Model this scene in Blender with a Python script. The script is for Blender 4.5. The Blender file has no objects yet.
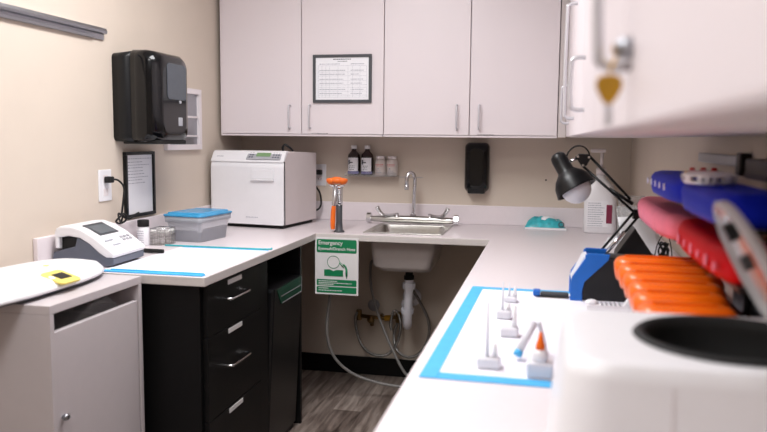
import bpy, bmesh, math, random
from mathutils import Vector, Matrix, Euler
random.seed(4)
PI = math.pi
scn = bpy.context.scene
COL = scn.collection

# ------------------------------------------------------------------ materials
def lin(c):
    return tuple(((v/255)/12.92 if v/255 <= .04045 else (((v/255)+.055)/1.055)**2.4) for v in c) + (1,)

def mat(name, rgb, rough=.5, metal=0, spec=.5, coat=0, trans=0, alpha=1, noise=0, nscale=30, bump=0, ior=1.45):
    m = bpy.data.materials.new(name); m.use_nodes = True
    nt = m.node_tree; b = nt.nodes['Principled BSDF']
    b.inputs['Base Color'].default_value = lin(rgb)
    b.inputs['Roughness'].default_value = rough
    b.inputs['Metallic'].default_value = metal
    b.inputs['Specular IOR Level'].default_value = spec
    b.inputs['Coat Weight'].default_value = coat
    b.inputs['Transmission Weight'].default_value = trans
    b.inputs['Alpha'].default_value = alpha
    b.inputs['IOR'].default_value = ior
    if noise or bump:
        tc = nt.nodes.new('ShaderNodeTexCoord')
        n = nt.nodes.new('ShaderNodeTexNoise'); n.inputs['Scale'].default_value = nscale; n.inputs['Detail'].default_value = 4
        nt.links.new(tc.outputs['Object'], n.inputs['Vector'])
        if noise:
            mx = nt.nodes.new('ShaderNodeMix'); mx.data_type = 'RGBA'
            mx.inputs[6].default_value = lin([max(0, v*(1-noise)) for v in rgb])
            mx.inputs[7].default_value = lin([min(255, v*(1+noise)) for v in rgb])
            nt.links.new(n.outputs['Fac'], mx.inputs[0]); nt.links.new(mx.outputs[2], b.inputs['Base Color'])
        if bump:
            bp = nt.nodes.new('ShaderNodeBump'); bp.inputs['Strength'].default_value = bump; bp.inputs['Distance'].default_value = .002
            nt.links.new(n.outputs['Fac'], bp.inputs['Height']); nt.links.new(bp.outputs[0], b.inputs['Normal'])
    return m

def emis(name, rgb, s):
    m = bpy.data.materials.new(name); m.use_nodes = True
    b = m.node_tree.nodes['Principled BSDF']
    b.inputs['Base Color'].default_value = lin(rgb)
    b.inputs['Emission Color'].default_value = lin(rgb); b.inputs['Emission Strength'].default_value = s
    return m

M = dict(
    wall=mat('beige_wall_paint', (208, 195, 181), .85, noise=.015, nscale=6, bump=.12),
    ceiling=mat('white_ceiling_paint', (240, 238, 234), .9, noise=.01),
    door=mat('white_laminate', (223, 214, 217), .38, noise=.006, nscale=3),
    door_edge=mat('laminate_edge', (205, 196, 194), .5, noise=.01),
    top=mat('white_solid_counter', (228, 219, 222), .32, noise=.012, nscale=60),
    top_edge=mat('counter_edge_band', (206, 200, 197), .45, noise=.02, nscale=90),
    black=mat('black_laminate', (12, 12, 13), .5, spec=.3, noise=.1),
    black2=mat('black_panel', (18, 18, 20), .35, noise=.1),
    blackgloss=mat('gloss_black_plastic', (7, 8, 11), .14, spec=.35, coat=.25, noise=.05),
    blackplastic=mat('black_plastic', (9, 9, 11), .36, spec=.35, noise=.1),
    charcoal=mat('charcoal_plastic', (16, 18, 21), .34, spec=.4, noise=.08),
    smoke=mat('smoked_window', (62, 66, 74), .12, coat=.3, noise=.05),
    rubber=mat('black_rubber', (18, 18, 18), .7, noise=.1),
    chrome=mat('chrome', (215, 215, 218), .12, 1, noise=.01),
    steel=mat('brushed_steel', (190, 188, 184), .28, 1, noise=.06, nscale=50),
    alu=mat('aluminium', (172, 174, 180), .35, 1, noise=.03),
    handle=mat('satin_metal', (206, 205, 210), .3, .45, noise=.02),
    brass=mat('aged_brass', (128, 104, 66), .4, .8, noise=.25, nscale=60),
    gold=mat('gold_key', (190, 146, 52), .35, .8, noise=.1),
    white=mat('white_plastic', (232, 231, 234), .35, noise=.01),
    whitewarm=mat('warm_white_enamel', (228, 220, 221), .3, noise=.01),
    whiteside=mat('painted_side_panel', (214, 204, 204), .4, noise=.01),
    paper=mat('paper', (236, 236, 240), .8, noise=.01),
    pad=mat('underpad_white', (234, 234, 243), .8, noise=.01, nscale=20, bump=.25),
    blue=mat('underpad_blue', (72, 176, 232), .55, noise=.06),
    blueB=mat('bright_blue_plastic', (22, 104, 196), .35, noise=.05),
    royal=mat('royal_blue_plastic', (4, 32, 190), .5, spec=.15, noise=.06),
    red=mat('red_plastic', (206, 6, 20), .55, spec=.12, noise=.06),
    pink=mat('pink_plastic', (240, 130, 152), .55, spec=.15, noise=.08),
    orange=mat('orange_plastic', (238, 106, 14), .28, noise=.05),
    orangeH=mat('orange_handle', (236, 112, 34), .35, noise=.05),
    green=mat('sign_green', (14, 124, 78), .5, noise=.04),
    signwhite=mat('sign_white', (228, 226, 226), .5, noise=.01),
    grey=mat('slate_grey_plastic', (92, 97, 110), .45, noise=.04),
    greyL=mat('light_grey_plastic', (168, 168, 174), .5, noise=.03),
    greyD=mat('dark_grey_plastic', (70, 72, 76), .5, noise=.05),
    cab=mat('grey_white_metal', (196, 188, 190), .45, noise=.012),
    lcd=mat('green_lcd', (120, 152, 110), .25, noise=.03),
    lcd2=mat('grey_lcd', (108, 112, 116), .25, noise=.05),
    yellow=mat('yellow_print', (230, 210, 112), .4, noise=.05),
    amber=mat('brown_bottle', (38, 22, 18), .15, coat=.4, noise=.05),
    purple=mat('lilac_label', (120, 116, 168), .6, noise=.03),
    maroon=mat('maroon_print', (126, 36, 66), .6, noise=.03),
    rose=mat('rose_print', (206, 138, 136), .6, noise=.03),
    ink=mat('ink', (60, 62, 70), .7, noise=.03),
    inkL=mat('light_ink', (168, 170, 180), .8, noise=.03),
    tubgrey=mat('frosted_tub', (188, 192, 200), .35, trans=.25, noise=.03),
    lidblue=mat('translucent_blue_lid', (70, 168, 220), .25, trans=.2, noise=.04),
    teal=mat('teal_wrapper', (60, 172, 182), .3, noise=.22, nscale=50),
    pvc=mat('white_pvc', (236, 236, 244), .35, noise=.03),
    clear=mat('clear_acrylic', (235, 238, 242), .08, trans=.9, alpha=.5, noise=.01),
    film=mat('clear_film', (225, 228, 228), .18, trans=.6, alpha=.55, noise=.03, bump=.6, nscale=18),
    frost=mat('frosted_plastic', (232, 233, 240), .3, trans=.12, noise=.02),
    lampwhite=mat('lamp_inner_white', (226, 226, 230), .3, noise=.01),
    basin=mat('basin_underside', (196, 188, 186), .6, noise=.03),
    hole=mat('drain_dark', (10, 10, 10), .6, noise=.1),
    jarwhite=mat('pale_jar_plastic', (214, 204, 198), .35, noise=.02),
    lidclear=mat('clear_lid_plastic', (240, 240, 244), .12, alpha=.5, coat=.6, noise=.01), lidrim=mat('lid_rim_plastic', (232, 232, 236), .2, alpha=.8, noise=.01),
    labelgreen=mat('dark_green_label', (8, 66, 48), .5, noise=.05),
    binlid=mat('bin_lid_plastic', (40, 44, 45), .45, noise=.05),
    yellowP=mat('yellow_plastic', (226, 168, 36), .35, noise=.05),
)

def braid_mat():
    m = mat('braided_steel', (150, 148, 146), .35, .8)
    nt = m.node_tree; b = nt.nodes['Principled BSDF']
    tc = nt.nodes.new('ShaderNodeTexCoord'); w = nt.nodes.new('ShaderNodeTexVoronoi'); w.inputs['Scale'].default_value = 220
    cr = nt.nodes.new('ShaderNodeValToRGB')
    cr.color_ramp.elements[0].color = lin((196, 194, 190)); cr.color_ramp.elements[1].color = lin((62, 58, 56))
    nt.links.new(tc.outputs['Object'], w.inputs['Vector']); nt.links.new(w.outputs['Distance'], cr.inputs[0])
    nt.links.new(cr.outputs[0], b.inputs['Base Color'])
    return m
M['braid'] = braid_mat()
M['hosegrey'] = mat('grey_hose_sleeve', (150, 148, 146), .45, .3, noise=.15, nscale=200)

def floor_mat():
    m = bpy.data.materials.new('wood_plank_floor'); m.use_nodes = True
    nt = m.node_tree; L = nt.links.new; b = nt.nodes['Principled BSDF']
    tc = nt.nodes.new('ShaderNodeTexCoord')
    mp = nt.nodes.new('ShaderNodeMapping'); mp.inputs['Rotation'].default_value = (0, 0, PI/2)
    L(tc.outputs['Object'], mp.inputs['Vector'])
    br = nt.nodes.new('ShaderNodeTexBrick')
    br.inputs['Color1'].default_value = (0, 0, 0, 1); br.inputs['Color2'].default_value = (1, 1, 1, 1)
    br.inputs['Mortar'].default_value = (.2, .2, .2, 1)
    br.inputs['Scale'].default_value = 1; br.inputs['Mortar Size'].default_value = .0015
    br.inputs['Brick Width'].default_value = 1.2; br.inputs['Row Height'].default_value = .15
    L(mp.outputs[0], br.inputs['Vector'])
    mp2 = nt.nodes.new('ShaderNodeMapping'); mp2.inputs['Scale'].default_value = (14, 1.6, 1)
    L(tc.outputs['Object'], mp2.inputs['Vector'])
    n = nt.nodes.new('ShaderNodeTexNoise'); n.inputs['Scale'].default_value = 2.2; n.inputs['Detail'].default_value = 8; n.inputs['Distortion'].default_value = .6
    L(mp2.outputs[0], n.inputs['Vector'])
    ad = nt.nodes.new('ShaderNodeMath'); ad.operation = 'MULTIPLY_ADD'; ad.inputs[1].default_value = .3
    L(br.outputs['Color'], ad.inputs[0]); L(n.outputs['Fac'], ad.inputs[2])
    cr = nt.nodes.new('ShaderNodeValToRGB'); e = cr.color_ramp.elements
    e[0].position = .34; e[0].color = lin((66, 54, 48)); e[1].position = .95; e[1].color = lin((186, 172, 162))
    k = e.new(.6); k.color = lin((124, 110, 102))
    L(ad.outputs[0], cr.inputs[0]); L(cr.outputs[0], b.inputs['Base Color'])
    b.inputs['Roughness'].default_value = .42
    return m
M['floor'] = floor_mat()

# ------------------------------------------------------------------ mesh helpers
class MB:
    def __init__(s): s.bm = bmesh.new()
    def _merge(s, b, mi=0, mtx=None, smooth=False):
        if mtx is not None: bmesh.ops.transform(b, matrix=mtx, verts=b.verts)
        for f in b.faces:
            f.material_index = mi
            if smooth: f.smooth = True
        me = bpy.data.meshes.new('t'); b.to_mesh(me); b.free(); s.bm.from_mesh(me); bpy.data.meshes.remove(me)
        return s
    def box(s, x0, x1, y0, y1, z0, z1, bev=0, seg=2, mi=0, mtx=None):
        b = bmesh.new(); bmesh.ops.create_cube(b, size=1)
        for v in b.verts:
            v.co = Vector((x0+(v.co.x+.5)*(x1-x0), y0+(v.co.y+.5)*(y1-y0), z0+(v.co.z+.5)*(z1-z0)))
        if bev: bmesh.ops.bevel(b, geom=b.edges[:], offset=bev, segments=seg, profile=.5, affect='EDGES')
        return s._merge(b, mi, mtx, smooth=False)
    def cone(s, p0, p1, r0, r1=None, seg=20, mi=0, smooth=True):
        r1 = r0 if r1 is None else r1
        p0 = Vector(p0); p1 = Vector(p1); d = p1-p0
        b = bmesh.new(); bmesh.ops.create_cone(b, cap_ends=True, segments=seg, radius1=max(r0, 1e-5), radius2=max(r1, 1e-5), depth=d.length)
        for f in b.faces: f.smooth = smooth and len(f.verts) == 4
        q = d.to_track_quat('Z', 'Y').to_matrix().to_4x4(); q.translation = (p0+p1)/2
        bmesh.ops.transform(b, matrix=q, verts=b.verts)
        for f in b.faces: f.material_index = mi
        me = bpy.data.meshes.new('t'); b.to_mesh(me); b.free(); s.bm.from_mesh(me); bpy.data.meshes.remove(me)
        return s
    def ball(s, c, r, sc=(1, 1, 1), mi=0, seg=16, mtx=None):
        b = bmesh.new(); bmesh.ops.create_uvsphere(b, u_segments=seg, v_segments=seg//2+2, radius=r)
        bmesh.ops.transform(b, matrix=Matrix.Translation(c) @ Matrix.Diagonal((*sc, 1)), verts=b.verts)
        return s._merge(b, mi, mtx, True)
    def lathe(s, prof, c=(0, 0, 0), seg=28, mi=0, axis=None, sx=1, sy=1, closed=False):
        b = bmesh.new(); rings = []
        for r, z in prof:
            rings.append([b.verts.new((max(r, 1e-5)*math.cos(2*PI*k/seg)*sx, max(r, 1e-5)*math.sin(2*PI*k/seg)*sy, z)) for k in range(seg)])
        for a, c2 in zip(rings, rings[1:]):
            for k in range(seg):
                b.faces.new((a[k], a[(k+1) % seg], c2[(k+1) % seg], c2[k])).smooth = True
        if closed:
            b.faces.new(rings[0][::-1]); b.faces.new(rings[-1])
        bmesh.ops.recalc_face_normals(b, faces=b.faces[:])
        m = Matrix.Translation(c)
        if axis is not None: m = m @ Vector(axis).to_track_quat('Z', 'Y').to_matrix().to_4x4()
        bmesh.ops.transform(b, matrix=m, verts=b.verts)
        for f in b.faces: f.material_index = mi
        me = bpy.data.meshes.new('t'); b.to_mesh(me); b.free(); s.bm.from_mesh(me); bpy.data.meshes.remove(me)
        return s
    def tube(s, pts, r, seg=10, mi=0, smooth_path=True, sub=6, closed=False):
        P = [Vector(p) for p in pts]
        if smooth_path and len(P) > 2:
            Q = []
            for i in range(len(P)-1):
                a = P[max(i-1, 0)]; b_ = P[i]; c = P[i+1]; d = P[min(i+2, len(P)-1)]
                for k in range(sub):
                    t = k/sub
                    Q.append(.5*((2*b_)+(-a+c)*t+(2*a-5*b_+4*c-d)*t*t+(-a+3*b_-3*c+d)*t**3))
            Q.append(P[-1]); P = Q
        b = bmesh.new(); rings = []; ref = Vector((0, 0, 1))
        T0 = (P[1]-P[0]).normalized()
        if abs(T0.dot(ref)) > .95: ref = Vector((1, 0, 0))
        u = T0.cross(ref).normalized()
        for i, p in enumerate(P):
            t = (P[min(i+1, len(P)-1)]-P[max(i-1, 0)]).normalized()
            u = (u-t*u.dot(t)).normalized(); v = t.cross(u)
            rr = r(i/(len(P)-1)) if callable(r) else r
            rings.append([b.verts.new(p+u*rr*math.cos(2*PI*k/seg)+v*rr*math.sin(2*PI*k/seg)) for k in range(seg)])
        for a, c in zip(rings, rings[1:]):
            for k in range(seg): b.faces.new((a[k], a[(k+1) % seg], c[(k+1) % seg], c[k]))
        b.faces.new(rings[0][::-1]); b.faces.new(rings[-1])
        bmesh.ops.recalc_face_normals(b, faces=b.faces[:])
        return s._merge(b, mi, None, True)
    def prism(s, pts, a0, a1, axis='y', bev=0, mi=0, mtx=None, seg=2, smooth=False):
        """extrude a 2D outline: axis y -> pts are (x,z); x -> (y,z); z -> (x,y)"""
        b = bmesh.new()
        def P(u, v, a): return {'y': (u, a, v), 'x': (a, u, v), 'z': (u, v, a)}[axis]
        A = [b.verts.new(P(u, v, a0)) for u, v in pts]; B = [b.verts.new(P(u, v, a1)) for u, v in pts]
        n = len(pts)
        f1 = b.faces.new(A); f2 = b.faces.new(B[::-1])
        for i in range(n): b.faces.new((A[i], B[i], B[(i+1) % n], A[(i+1) % n])).smooth = smooth
        bmesh.ops.recalc_face_normals(b, faces=b.faces[:])
        if bev:
            es = set(f1.edges) | set(f2.edges)
            bmesh.ops.bevel(b, geom=list(es), offset=bev, segments=seg, profile=.5, affect='EDGES')
        if mtx is not None: bmesh.ops.transform(b, matrix=mtx, verts=b.verts)
        for f in b.faces: f.material_index = mi
        me = bpy.data.meshes.new('t'); b.to_mesh(me); b.free(); s.bm.from_mesh(me); bpy.data.meshes.remove(me)
        return s
    def cells(s, xs, ys, z0, z1, inside, mi=0):
        """slab made of grid cells (shared verts) so that it can carry a cut-out"""
        b = bmesh.new(); V = {}
        def v(i, j, z):
            k = (i, j, z)
            if k not in V: V[k] = b.verts.new((xs[i], ys[j], z))
            return V[k]
        nx, ny = len(xs)-1, len(ys)-1
        I = lambda i, j: 0 <= i < nx and 0 <= j < ny and inside((xs[i]+xs[i+1])/2, (ys[j]+ys[j+1])/2)
        for i in range(nx):
            for j in range(ny):
                if not I(i, j): continue
                b.faces.new((v(i, j, z1), v(i+1, j, z1), v(i+1, j+1, z1), v(i, j+1, z1)))
                b.faces.new((v(i, j, z0), v(i, j+1, z0), v(i+1, j+1, z0), v(i+1, j, z0)))
                if not I(i-1, j): b.faces.new((v(i, j, z0), v(i, j, z1), v(i, j+1, z1), v(i, j+1, z0)))
                if not I(i+1, j): b.faces.new((v(i+1, j, z0), v(i+1, j+1, z0), v(i+1, j+1, z1), v(i+1, j, z1)))
                if not I(i, j-1): b.faces.new((v(i, j, z0), v(i+1, j, z0), v(i+1, j, z1), v(i, j, z1)))
                if not I(i, j+1): b.faces.new((v(i, j+1, z0), v(i, j+1, z1), v(i+1, j+1, z1), v(i+1, j+1, z0)))
        bmesh.ops.recalc_face_normals(b, faces=b.faces[:])
        for f in b.faces:
            f.material_index = mi if abs(f.normal.z) > .5 else mi+1
        me = bpy.data.meshes.new('t'); b.to_mesh(me); b.free(); s.bm.from_mesh(me); bpy.data.meshes.remove(me)
        return s
    def text(s, txt, size, mtx, depth=.0006, mi=0, align='LEFT'):
        cu = bpy.data.curves.new('t', 'FONT'); cu.body = txt; cu.size = size; cu.extrude = depth; cu.align_x = align
        cu.offset = size*.012
        o = bpy.data.objects.new('t', cu); COL.objects.link(o)
        bpy.context.view_layer.update()
        me = bpy.data.meshes.new_from_object(o.evaluated_get(bpy.context.evaluated_depsgraph_get()))
        bpy.data.objects.remove(o); bpy.data.curves.remove(cu)
        b = bmesh.new(); b.from_mesh(me); bpy.data.meshes.remove(me)
        return s._merge(b, mi, mtx)
    def build(s, name, m, parent=None, loc=None, mods=None):
        """verts are in world coordinates (parents are unrotated while building)"""
        me = bpy.data.meshes.new(name)
        off = Vector((0, 0, 0)); p = parent
        while p is not None: off += Vector(p.location); p = p.parent
        if loc is not None: off += Vector(loc)
        for v in s.bm.verts: v.co -= off
        s.bm.to_mesh(me); s.bm.free()
        for x in (m if isinstance(m, (list, tuple)) else [m]): me.materials.append(M[x])
        o = bpy.data.objects.new(name, me); COL.objects.link(o); o.parent = parent
        if loc is not None: o.location = loc
        return o

def soft(o, ang=40):
    """smooth faces across shallow edges only"""
    for p in o.data.polygons: p.use_smooth = True
    mod = o.modifiers.new('w', 'WEIGHTED_NORMAL'); mod.keep_sharp = True
    b = bmesh.new(); b.from_mesh(o.data)
    for e in b.edges:
        if len(e.link_faces) == 2 and e.calc_face_angle(0) > math.radians(ang): e.smooth = False
    b.to_mesh(o.data); b.free()
    return o

def thing(name, label, cat, loc=(0, 0, 0), group=None):
    o = bpy.data.objects.new(name, None); COL.objects.link(o); o.empty_display_size = .05
    o.location = loc; o['label'] = label; o['category'] = cat
    if group: o['group'] = group
    return o
def tag(o, label, cat, group=None, kind=None):
    o['label'] = label; o['category'] = cat
    if group: o['group'] = group
    if kind: o['kind'] = kind
    return o
def struct(name, mb, m):
    o = mb.build(name, m); o['kind'] = 'structure'; return o
def clone(root, loc=None, label=None, group=None):
    r = root.copy(); COL.objects.link(r)
    if loc is not None: r.location = loc
    if label: r['label'] = label
    if group: r['group'] = group
    for ch in list(root.children):
        c = ch.copy(); COL.objects.link(c); c.parent = r
        for g in list(ch.children):
            d = g.copy(); COL.objects.link(d); d.parent = c
    return r
def T(x, y, z, rx=0, ry=0, rz=0):
    return Matrix.Translation((x, y, z)) @ Euler((rx, ry, rz)).to_matrix().to_4x4()
BK = PI/2                                  # text stood up, facing -Y

# ------------------------------------------------------------------ room
XL, XR, YB, YF, ZC = -1.795, .425, 4.21, -1.7, 2.55
struct('floor', MB().box(XL-.1, XR+.1, YF-.1, YB+.1, -.08, 0), 'floor')
struct('ceiling', MB().box(XL-.1, XR+.1, YF-.1, YB+.1, ZC, ZC+.08), 'ceiling')
struct('wall_left', MB().box(XL-.1, XL, YF-.1, YB+.1, 0, ZC), 'wall')
struct('wall_right', MB().box(XR, XR+.1, YF-.1, YB+.1, 0, ZC), 'wall')
struct('wall_back', MB().box(XL, XR, YB, YB+.1, 0, ZC), 'wall')
struct('wall_front', MB().box(XL, XR, YF-.1, YF, 0, ZC), 'wall')
struct('baseboard_back', MB().box(XL, XR, YB-.012, YB, 0, .105, .002), 'black')

# ceiling panel lamps
def panel_lamp(x, y, label, power, sx=.6, sy=1.2):
    t = thing('ceiling_light', label, 'light', (x, y, ZC))
    MB().box(x-sx/2, x+sx/2, y-sy/2, y-sy/2+.02, ZC-.03, ZC).box(x-sx/2, x+sx/2, y+sy/2-.02, y+sy/2, ZC-.03, ZC)\
        .box(x-sx/2, x-sx/2+.02, y-sy/2+.02, y+sy/2-.02, ZC-.03, ZC).box(x+sx/2-.02, x+sx/2, y-sy/2+.02, y+sy/2-.02, ZC-.03, ZC).build('frame', 'white', t)
    MB().box(x-sx/2+.02, x+sx/2-.02, y-sy/2+.02, y+sy/2-.02, ZC-.018, ZC-.006).build('diffuser', 'glow', t)
    L = bpy.data.lights.new('panel', 'AREA'); L.shape = 'RECTANGLE'; L.size = sx-.06; L.size_y = sy-.06; L.energy = power
    L.color = (.965, .975, 1)
    lo = bpy.data.objects.new('panel_lamp_light', L); COL.objects.link(lo); lo.location = (x, y, ZC-.035)
M['glow'] = emis('lit_diffuser', (255, 250, 246), 3)
panel_lamp(-.86, 2.25, 'ceiling panel lamp over the middle of the counters', 20)
panel_lamp(-.78, .35, 'ceiling panel lamp nearest the open end of the room', 13)

# ------------------------------------------------------------------ upper cabinets, back
def handle_y(mb, x, y, z0, z1, out=.03, r=.005, dx=0):
    """vertical D pull; out is along -Y (dx=0) or -X (dx=1)"""
    o = Vector((-out, 0, 0)) if dx else Vector((0, -out, 0))
    b = Vector((x, y, 0)); a = Vector((0, 0, z0)); c = Vector((0, 0, z1)); e = .012
    pts = [b+a, b+a+o*.55, b+a+o*.92+Vector((0, 0, e*.5)), b+a+o+Vector((0, 0, e*1.6)), b+(a+c)/2+o*1.06, b+c+o-Vector((0, 0, e*1.6)), b+c+o*.92-Vector((0, 0, e*.5)), b+c+o*.55, b+c]
    return mb.tube(pts, r, 8)

ZU = 1.403
def upper_unit(x0, xm, x1, label, nudge, mark=None):
    t = thing('wall_cabinet', label, 'cabinet', (x0, YB, ZU), 'white wall cabinets over the sink counter')
    mb = MB().box(x0, x1, 3.88, YB, ZU-.003, ZC-.02, .001).box(x0-.010, x1, 3.863, 3.8795, ZU-.004, ZU+.005, .001)
    if x0 < -1.7: mb.box(x0-.010, x0+.002, 3.863, 3.8795, ZU+.0052, ZC-.02, .001)
    mb.build('body', 'door', t)
    for k, (a, b) in enumerate(((x0, xm), (xm, x1))):
        d = MB().box(a+.0022, b-.0022, 3.86, 3.8795, ZU+.008, ZC-.03, .0015).build('door', 'door', t)
        hx = (b-.063) if k == 0 else (a+.05)
        handle_y(MB(), hx, 3.8595, 1.442, 1.562).build('handle', 'handle', d)
        if k and mark:
            MB().text(mark, .015, T(a+.045, 3.8593, ZU+.014, BK), .0003).build('door_marking', 'ink', d)
    return t
u1 = upper_unit(-1.758, -1.303, -.853, 'pair of white cabinet doors at left, framed notice on the right door', 0)
u2 = upper_unit(-.853, -.405, .034, 'pair of white cabinet doors above the sink and soap dispenser', 0)
# small printed strips at the foot of two doors (unreadable in the photograph)
def specks(x0, x1, z, y, n, parent, h=.006):
    mb = MB(); w = (x1-x0)/n
    for k in range(n):
        a = x0+k*w; mb.box(a, a+w*random.uniform(.45, .8), y-.0006, y, z, z+h*random.uniform(.6, 1))
    return mb.build('printed_strip', 'ink', parent)
specks(-1.245, -1.155, 1.4125, 3.8597, 9, [c for c in u1.children if c.name.startswith('door')][1], .0035)
specks(-.362, -.275, 1.4125, 3.8597, 6, [c for c in u2.children if c.name.startswith('door')][1], .0035)
t = MB().box(.036, .0745, 3.868, YB, ZU, ZC-.02, .001).build('filler_strip', 'door_edge', loc=(.055, YB, ZU))
tag(t, 'narrow white filler strip in the corner between the wall cabinets', 'filler')

# ------------------------------------------------------------------ upper cabinets, right
XF = .075
def right_unit(y0, y1, doors, label, corner=False):
    t = thing('wall_cabinet', label, 'cabinet', (XR, y0, ZU), 'white wall cabinets along the right wall')
    MB().box(XF+.02, XR, y0, y1, ZU, ZC-.02, .001).build('body', 'door_edge', t)
    out = []
    for (a, b, hy, z0, z1) in doors:
        d = MB().box(XF, XF+.0195, a+.003, b-.003, ZU+.002, ZC-.03, .002).build('door', 'door', t)
        if hy: handle_y(MB(), XF+.0005, hy, z0, z1, .032, .0055, 1).build('handle', 'handle', d)
        out.append(d)
    return t, out
_, ds = right_unit(.27, .86, [(.27, .86, .78, 1.462, 1.63)], 'nearest right-hand wall cabinet, with a brass lock and key')
lockd = ds[0]
MB().cone((XF-.001, .772, 1.479), (XF-.012, .772, 1.479), .011).cone((XF-.012, .772, 1.479), (XF-.016, .772, 1.479), .008).build('lock', 'alu', lockd)
MB().box(XF-.0185, XF-.0161, .764, .780, 1.476, 1.482, .0008).build('keyhole_key', 'gold', lockd)
k = thing('cabinet_key', 'brass key hanging from the lock of the nearest wall cabinet', 'key', (XF-.012, .762, 1.44))
KX = .054
MB().prism([(KX-.012, 1.449), (KX-.006, 1.453), (KX+.006, 1.453), (KX+.012, 1.449), (KX+.0125, 1.441), (KX+.007, 1.430), (KX+.003, 1.425), (KX-.003, 1.425), (KX-.007, 1.430), (KX-.0125, 1.441)], .7612, .7634, 'y', .0005).build('key_bow', 'gold', k)
MB().box(KX-.0032, KX+.0032, .7615, .7631, 1.404, 1.4248, .0004).box(KX+.0033, KX+.0055, .7615, .7631, 1.408, 1.412).box(KX+.0033, KX+.0055, .7615, .7631, 1.416, 1.419).build('key_blade', 'handle', k)
MB().tube([(KX, .7623, 1.4535), (KX+.002, .764, 1.462), (KX+.006, .769, 1.471), (XF-.017, .772, 1.477)], .0014, 6).build('key_ring', 'gold', k)
right_unit(.861, 1.94, [(.861, 1.40, None, 0, 0), (1.40, 1.94, 1.83, 1.461, 1.582)], 'middle right-hand wall cabinet with a D-shaped pull at its far edge')
right_unit(1.941, 2.70, [(1.941, 2.70, 2.56, 1.462, 1.83)], 'right-hand wall cabinet with the one long slender pull')
right_unit(2.701, 3.866, [(2.701, 3.25, None, 0, 0), (3.25, 3.85, 3.32, 1.462, 1.62)], 'farthest right-hand wall cabinet, ending at the corner')

# ------------------------------------------------------------------ countertop
ZT, ZB = .916, .883
t = thing('countertop', 'white U-shaped worktop running along three walls', 'countertop', (-.7, 3.9, ZB))
xs = [XL+.001, -1.128, -.888, -.522, -.266, XR-.001]
ys = [.25, 2.316, 3.562, 3.655, 4.045, YB-.001]
def ins(x, y):
    if y > 3.562: return not (-.888 < x < -.522 and 3.655 < y < 4.045)
    if x < -1.128: return y > 2.316
    return x > -.266
o = MB().cells(xs, ys, ZB, ZT, ins).build('worktop', ['top', 'top_edge'], t)
bv = o.modifiers.new('b', 'BEVEL'); bv.width = .003; bv.segments = 2; bv.limit_method = 'ANGLE'
struct('trim_1', MB().box(XL+.021, XR-.021, YB-.02, YB-.0005, ZT+.0003, 1.022, .003), 'top')
struct('trim_2', MB().box(XL+.0005, XL+.02, 2.325, YB-.0005, ZT+.0003, 1.024, .003), 'top')
struct('trim_3', MB().box(XR-.02, XR-.0005, .25, YB-.0005, ZT+.0003, 1.022, .003), 'top')

# ------------------------------------------------------------------ base cabinets
# drawer unit (front faces the aisle)
XD = -1.145
t = thing('drawer_cabinet', 'black base cabinet with a column of drawers under the left worktop', 'cabinet', (-1.45, 2.6, 0))
MB().box(XL+.012, XD-.02, 2.352, 2.857, .1, ZB-.001, .001).box(XL+.012, XD-.06, 2.36, 2.857, 0, .0995).build('body', 'black', t)
for z0, z1 in ((.69, .872), (.385, .687), (.105, .382)):
    d = MB().box(XD-.0195, XD, 2.372, 2.855, z0, z1, .0015).build('drawer_front', 'black', t)
    zz = {.69: .803, .385: .553, .105: .20}[z0]
    MB().tube([(XD, 2.505, zz), (XD+.02, 2.507, zz), (XD+.03, 2.515, zz), (XD+.032, 2.53, zz), (XD+.033, 2.60, zz), (XD+.032, 2.66, zz), (XD+.03, 2.675, zz), (XD+.02, 2.683, zz), (XD, 2.685, zz)], .0045, 8).build('handle', 'chrome', d)
    zl = {.69: .852, .385: .668, .105: .362}[z0]
    MB().box(XD, XD+.003, 2.54, 2.665, zl-.004, zl+.014, .001).build('label_holder', 'signwhite', d)
t = MB().box(XD-.6, XD-.002, 2.8585, 2.945, 0, ZB-.001, .001).build('black_filler', 'black', loc=(XD-.3, 2.9, 0))
tag(t, 'plain black stile panel between the drawer cabinet and the waste bin', 'panel')
t = MB().box(XL+.012, XD-.002, 3.372, 3.392, 0, ZB-.001, .001).build('end_panel', 'black', loc=(-1.45, 3.382, 0))
tag(t, 'black end panel holding up the left worktop next to the sink opening', 'panel')
# waste bin
t = thing('waste_bin', 'tall black waste bin with a raised lid standing under the left worktop', 'bin', (-1.33, 3.15, 0))
MB().prism([(-1.50, .03), (-1.16, .03), (-1.125, .745), (-1.52, .745)], 2.965, 3.345, 'y', .012).build('body', 'black2', t)
MB().prism([(-1.49, 0), (-1.17, 0), (-1.165, .0295), (-1.495, .0295)], 2.985, 3.325, 'y', .004).build('base', 'black', t)
lid = MB().box(-.20, .215, -.19, .19, 0, .034, .012, 3).build('lid', 'binlid', t)
lid.location = Vector((-1.31, 3.155, .795))-Vector(t.location); lid.rotation_euler = (math.radians(3), math.radians(7), 0)
l = MB().prism([(3.0, .738), (3.325, .738), (3.325, .668), (3.05, .668)], -1.1268, -1.1235, 'x').build('printed_label', 'labelgreen', t)
MB().box(-1.1234, -1.1228, 3.06, 3.325, .668, .672).box(-1.1234, -1.1228, 3.321, 3.325, .6725, .738).box(-1.1234, -1.1228, 3.05, 3.32, .700, .7025).build('label_border', 'greyL', l)
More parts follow.
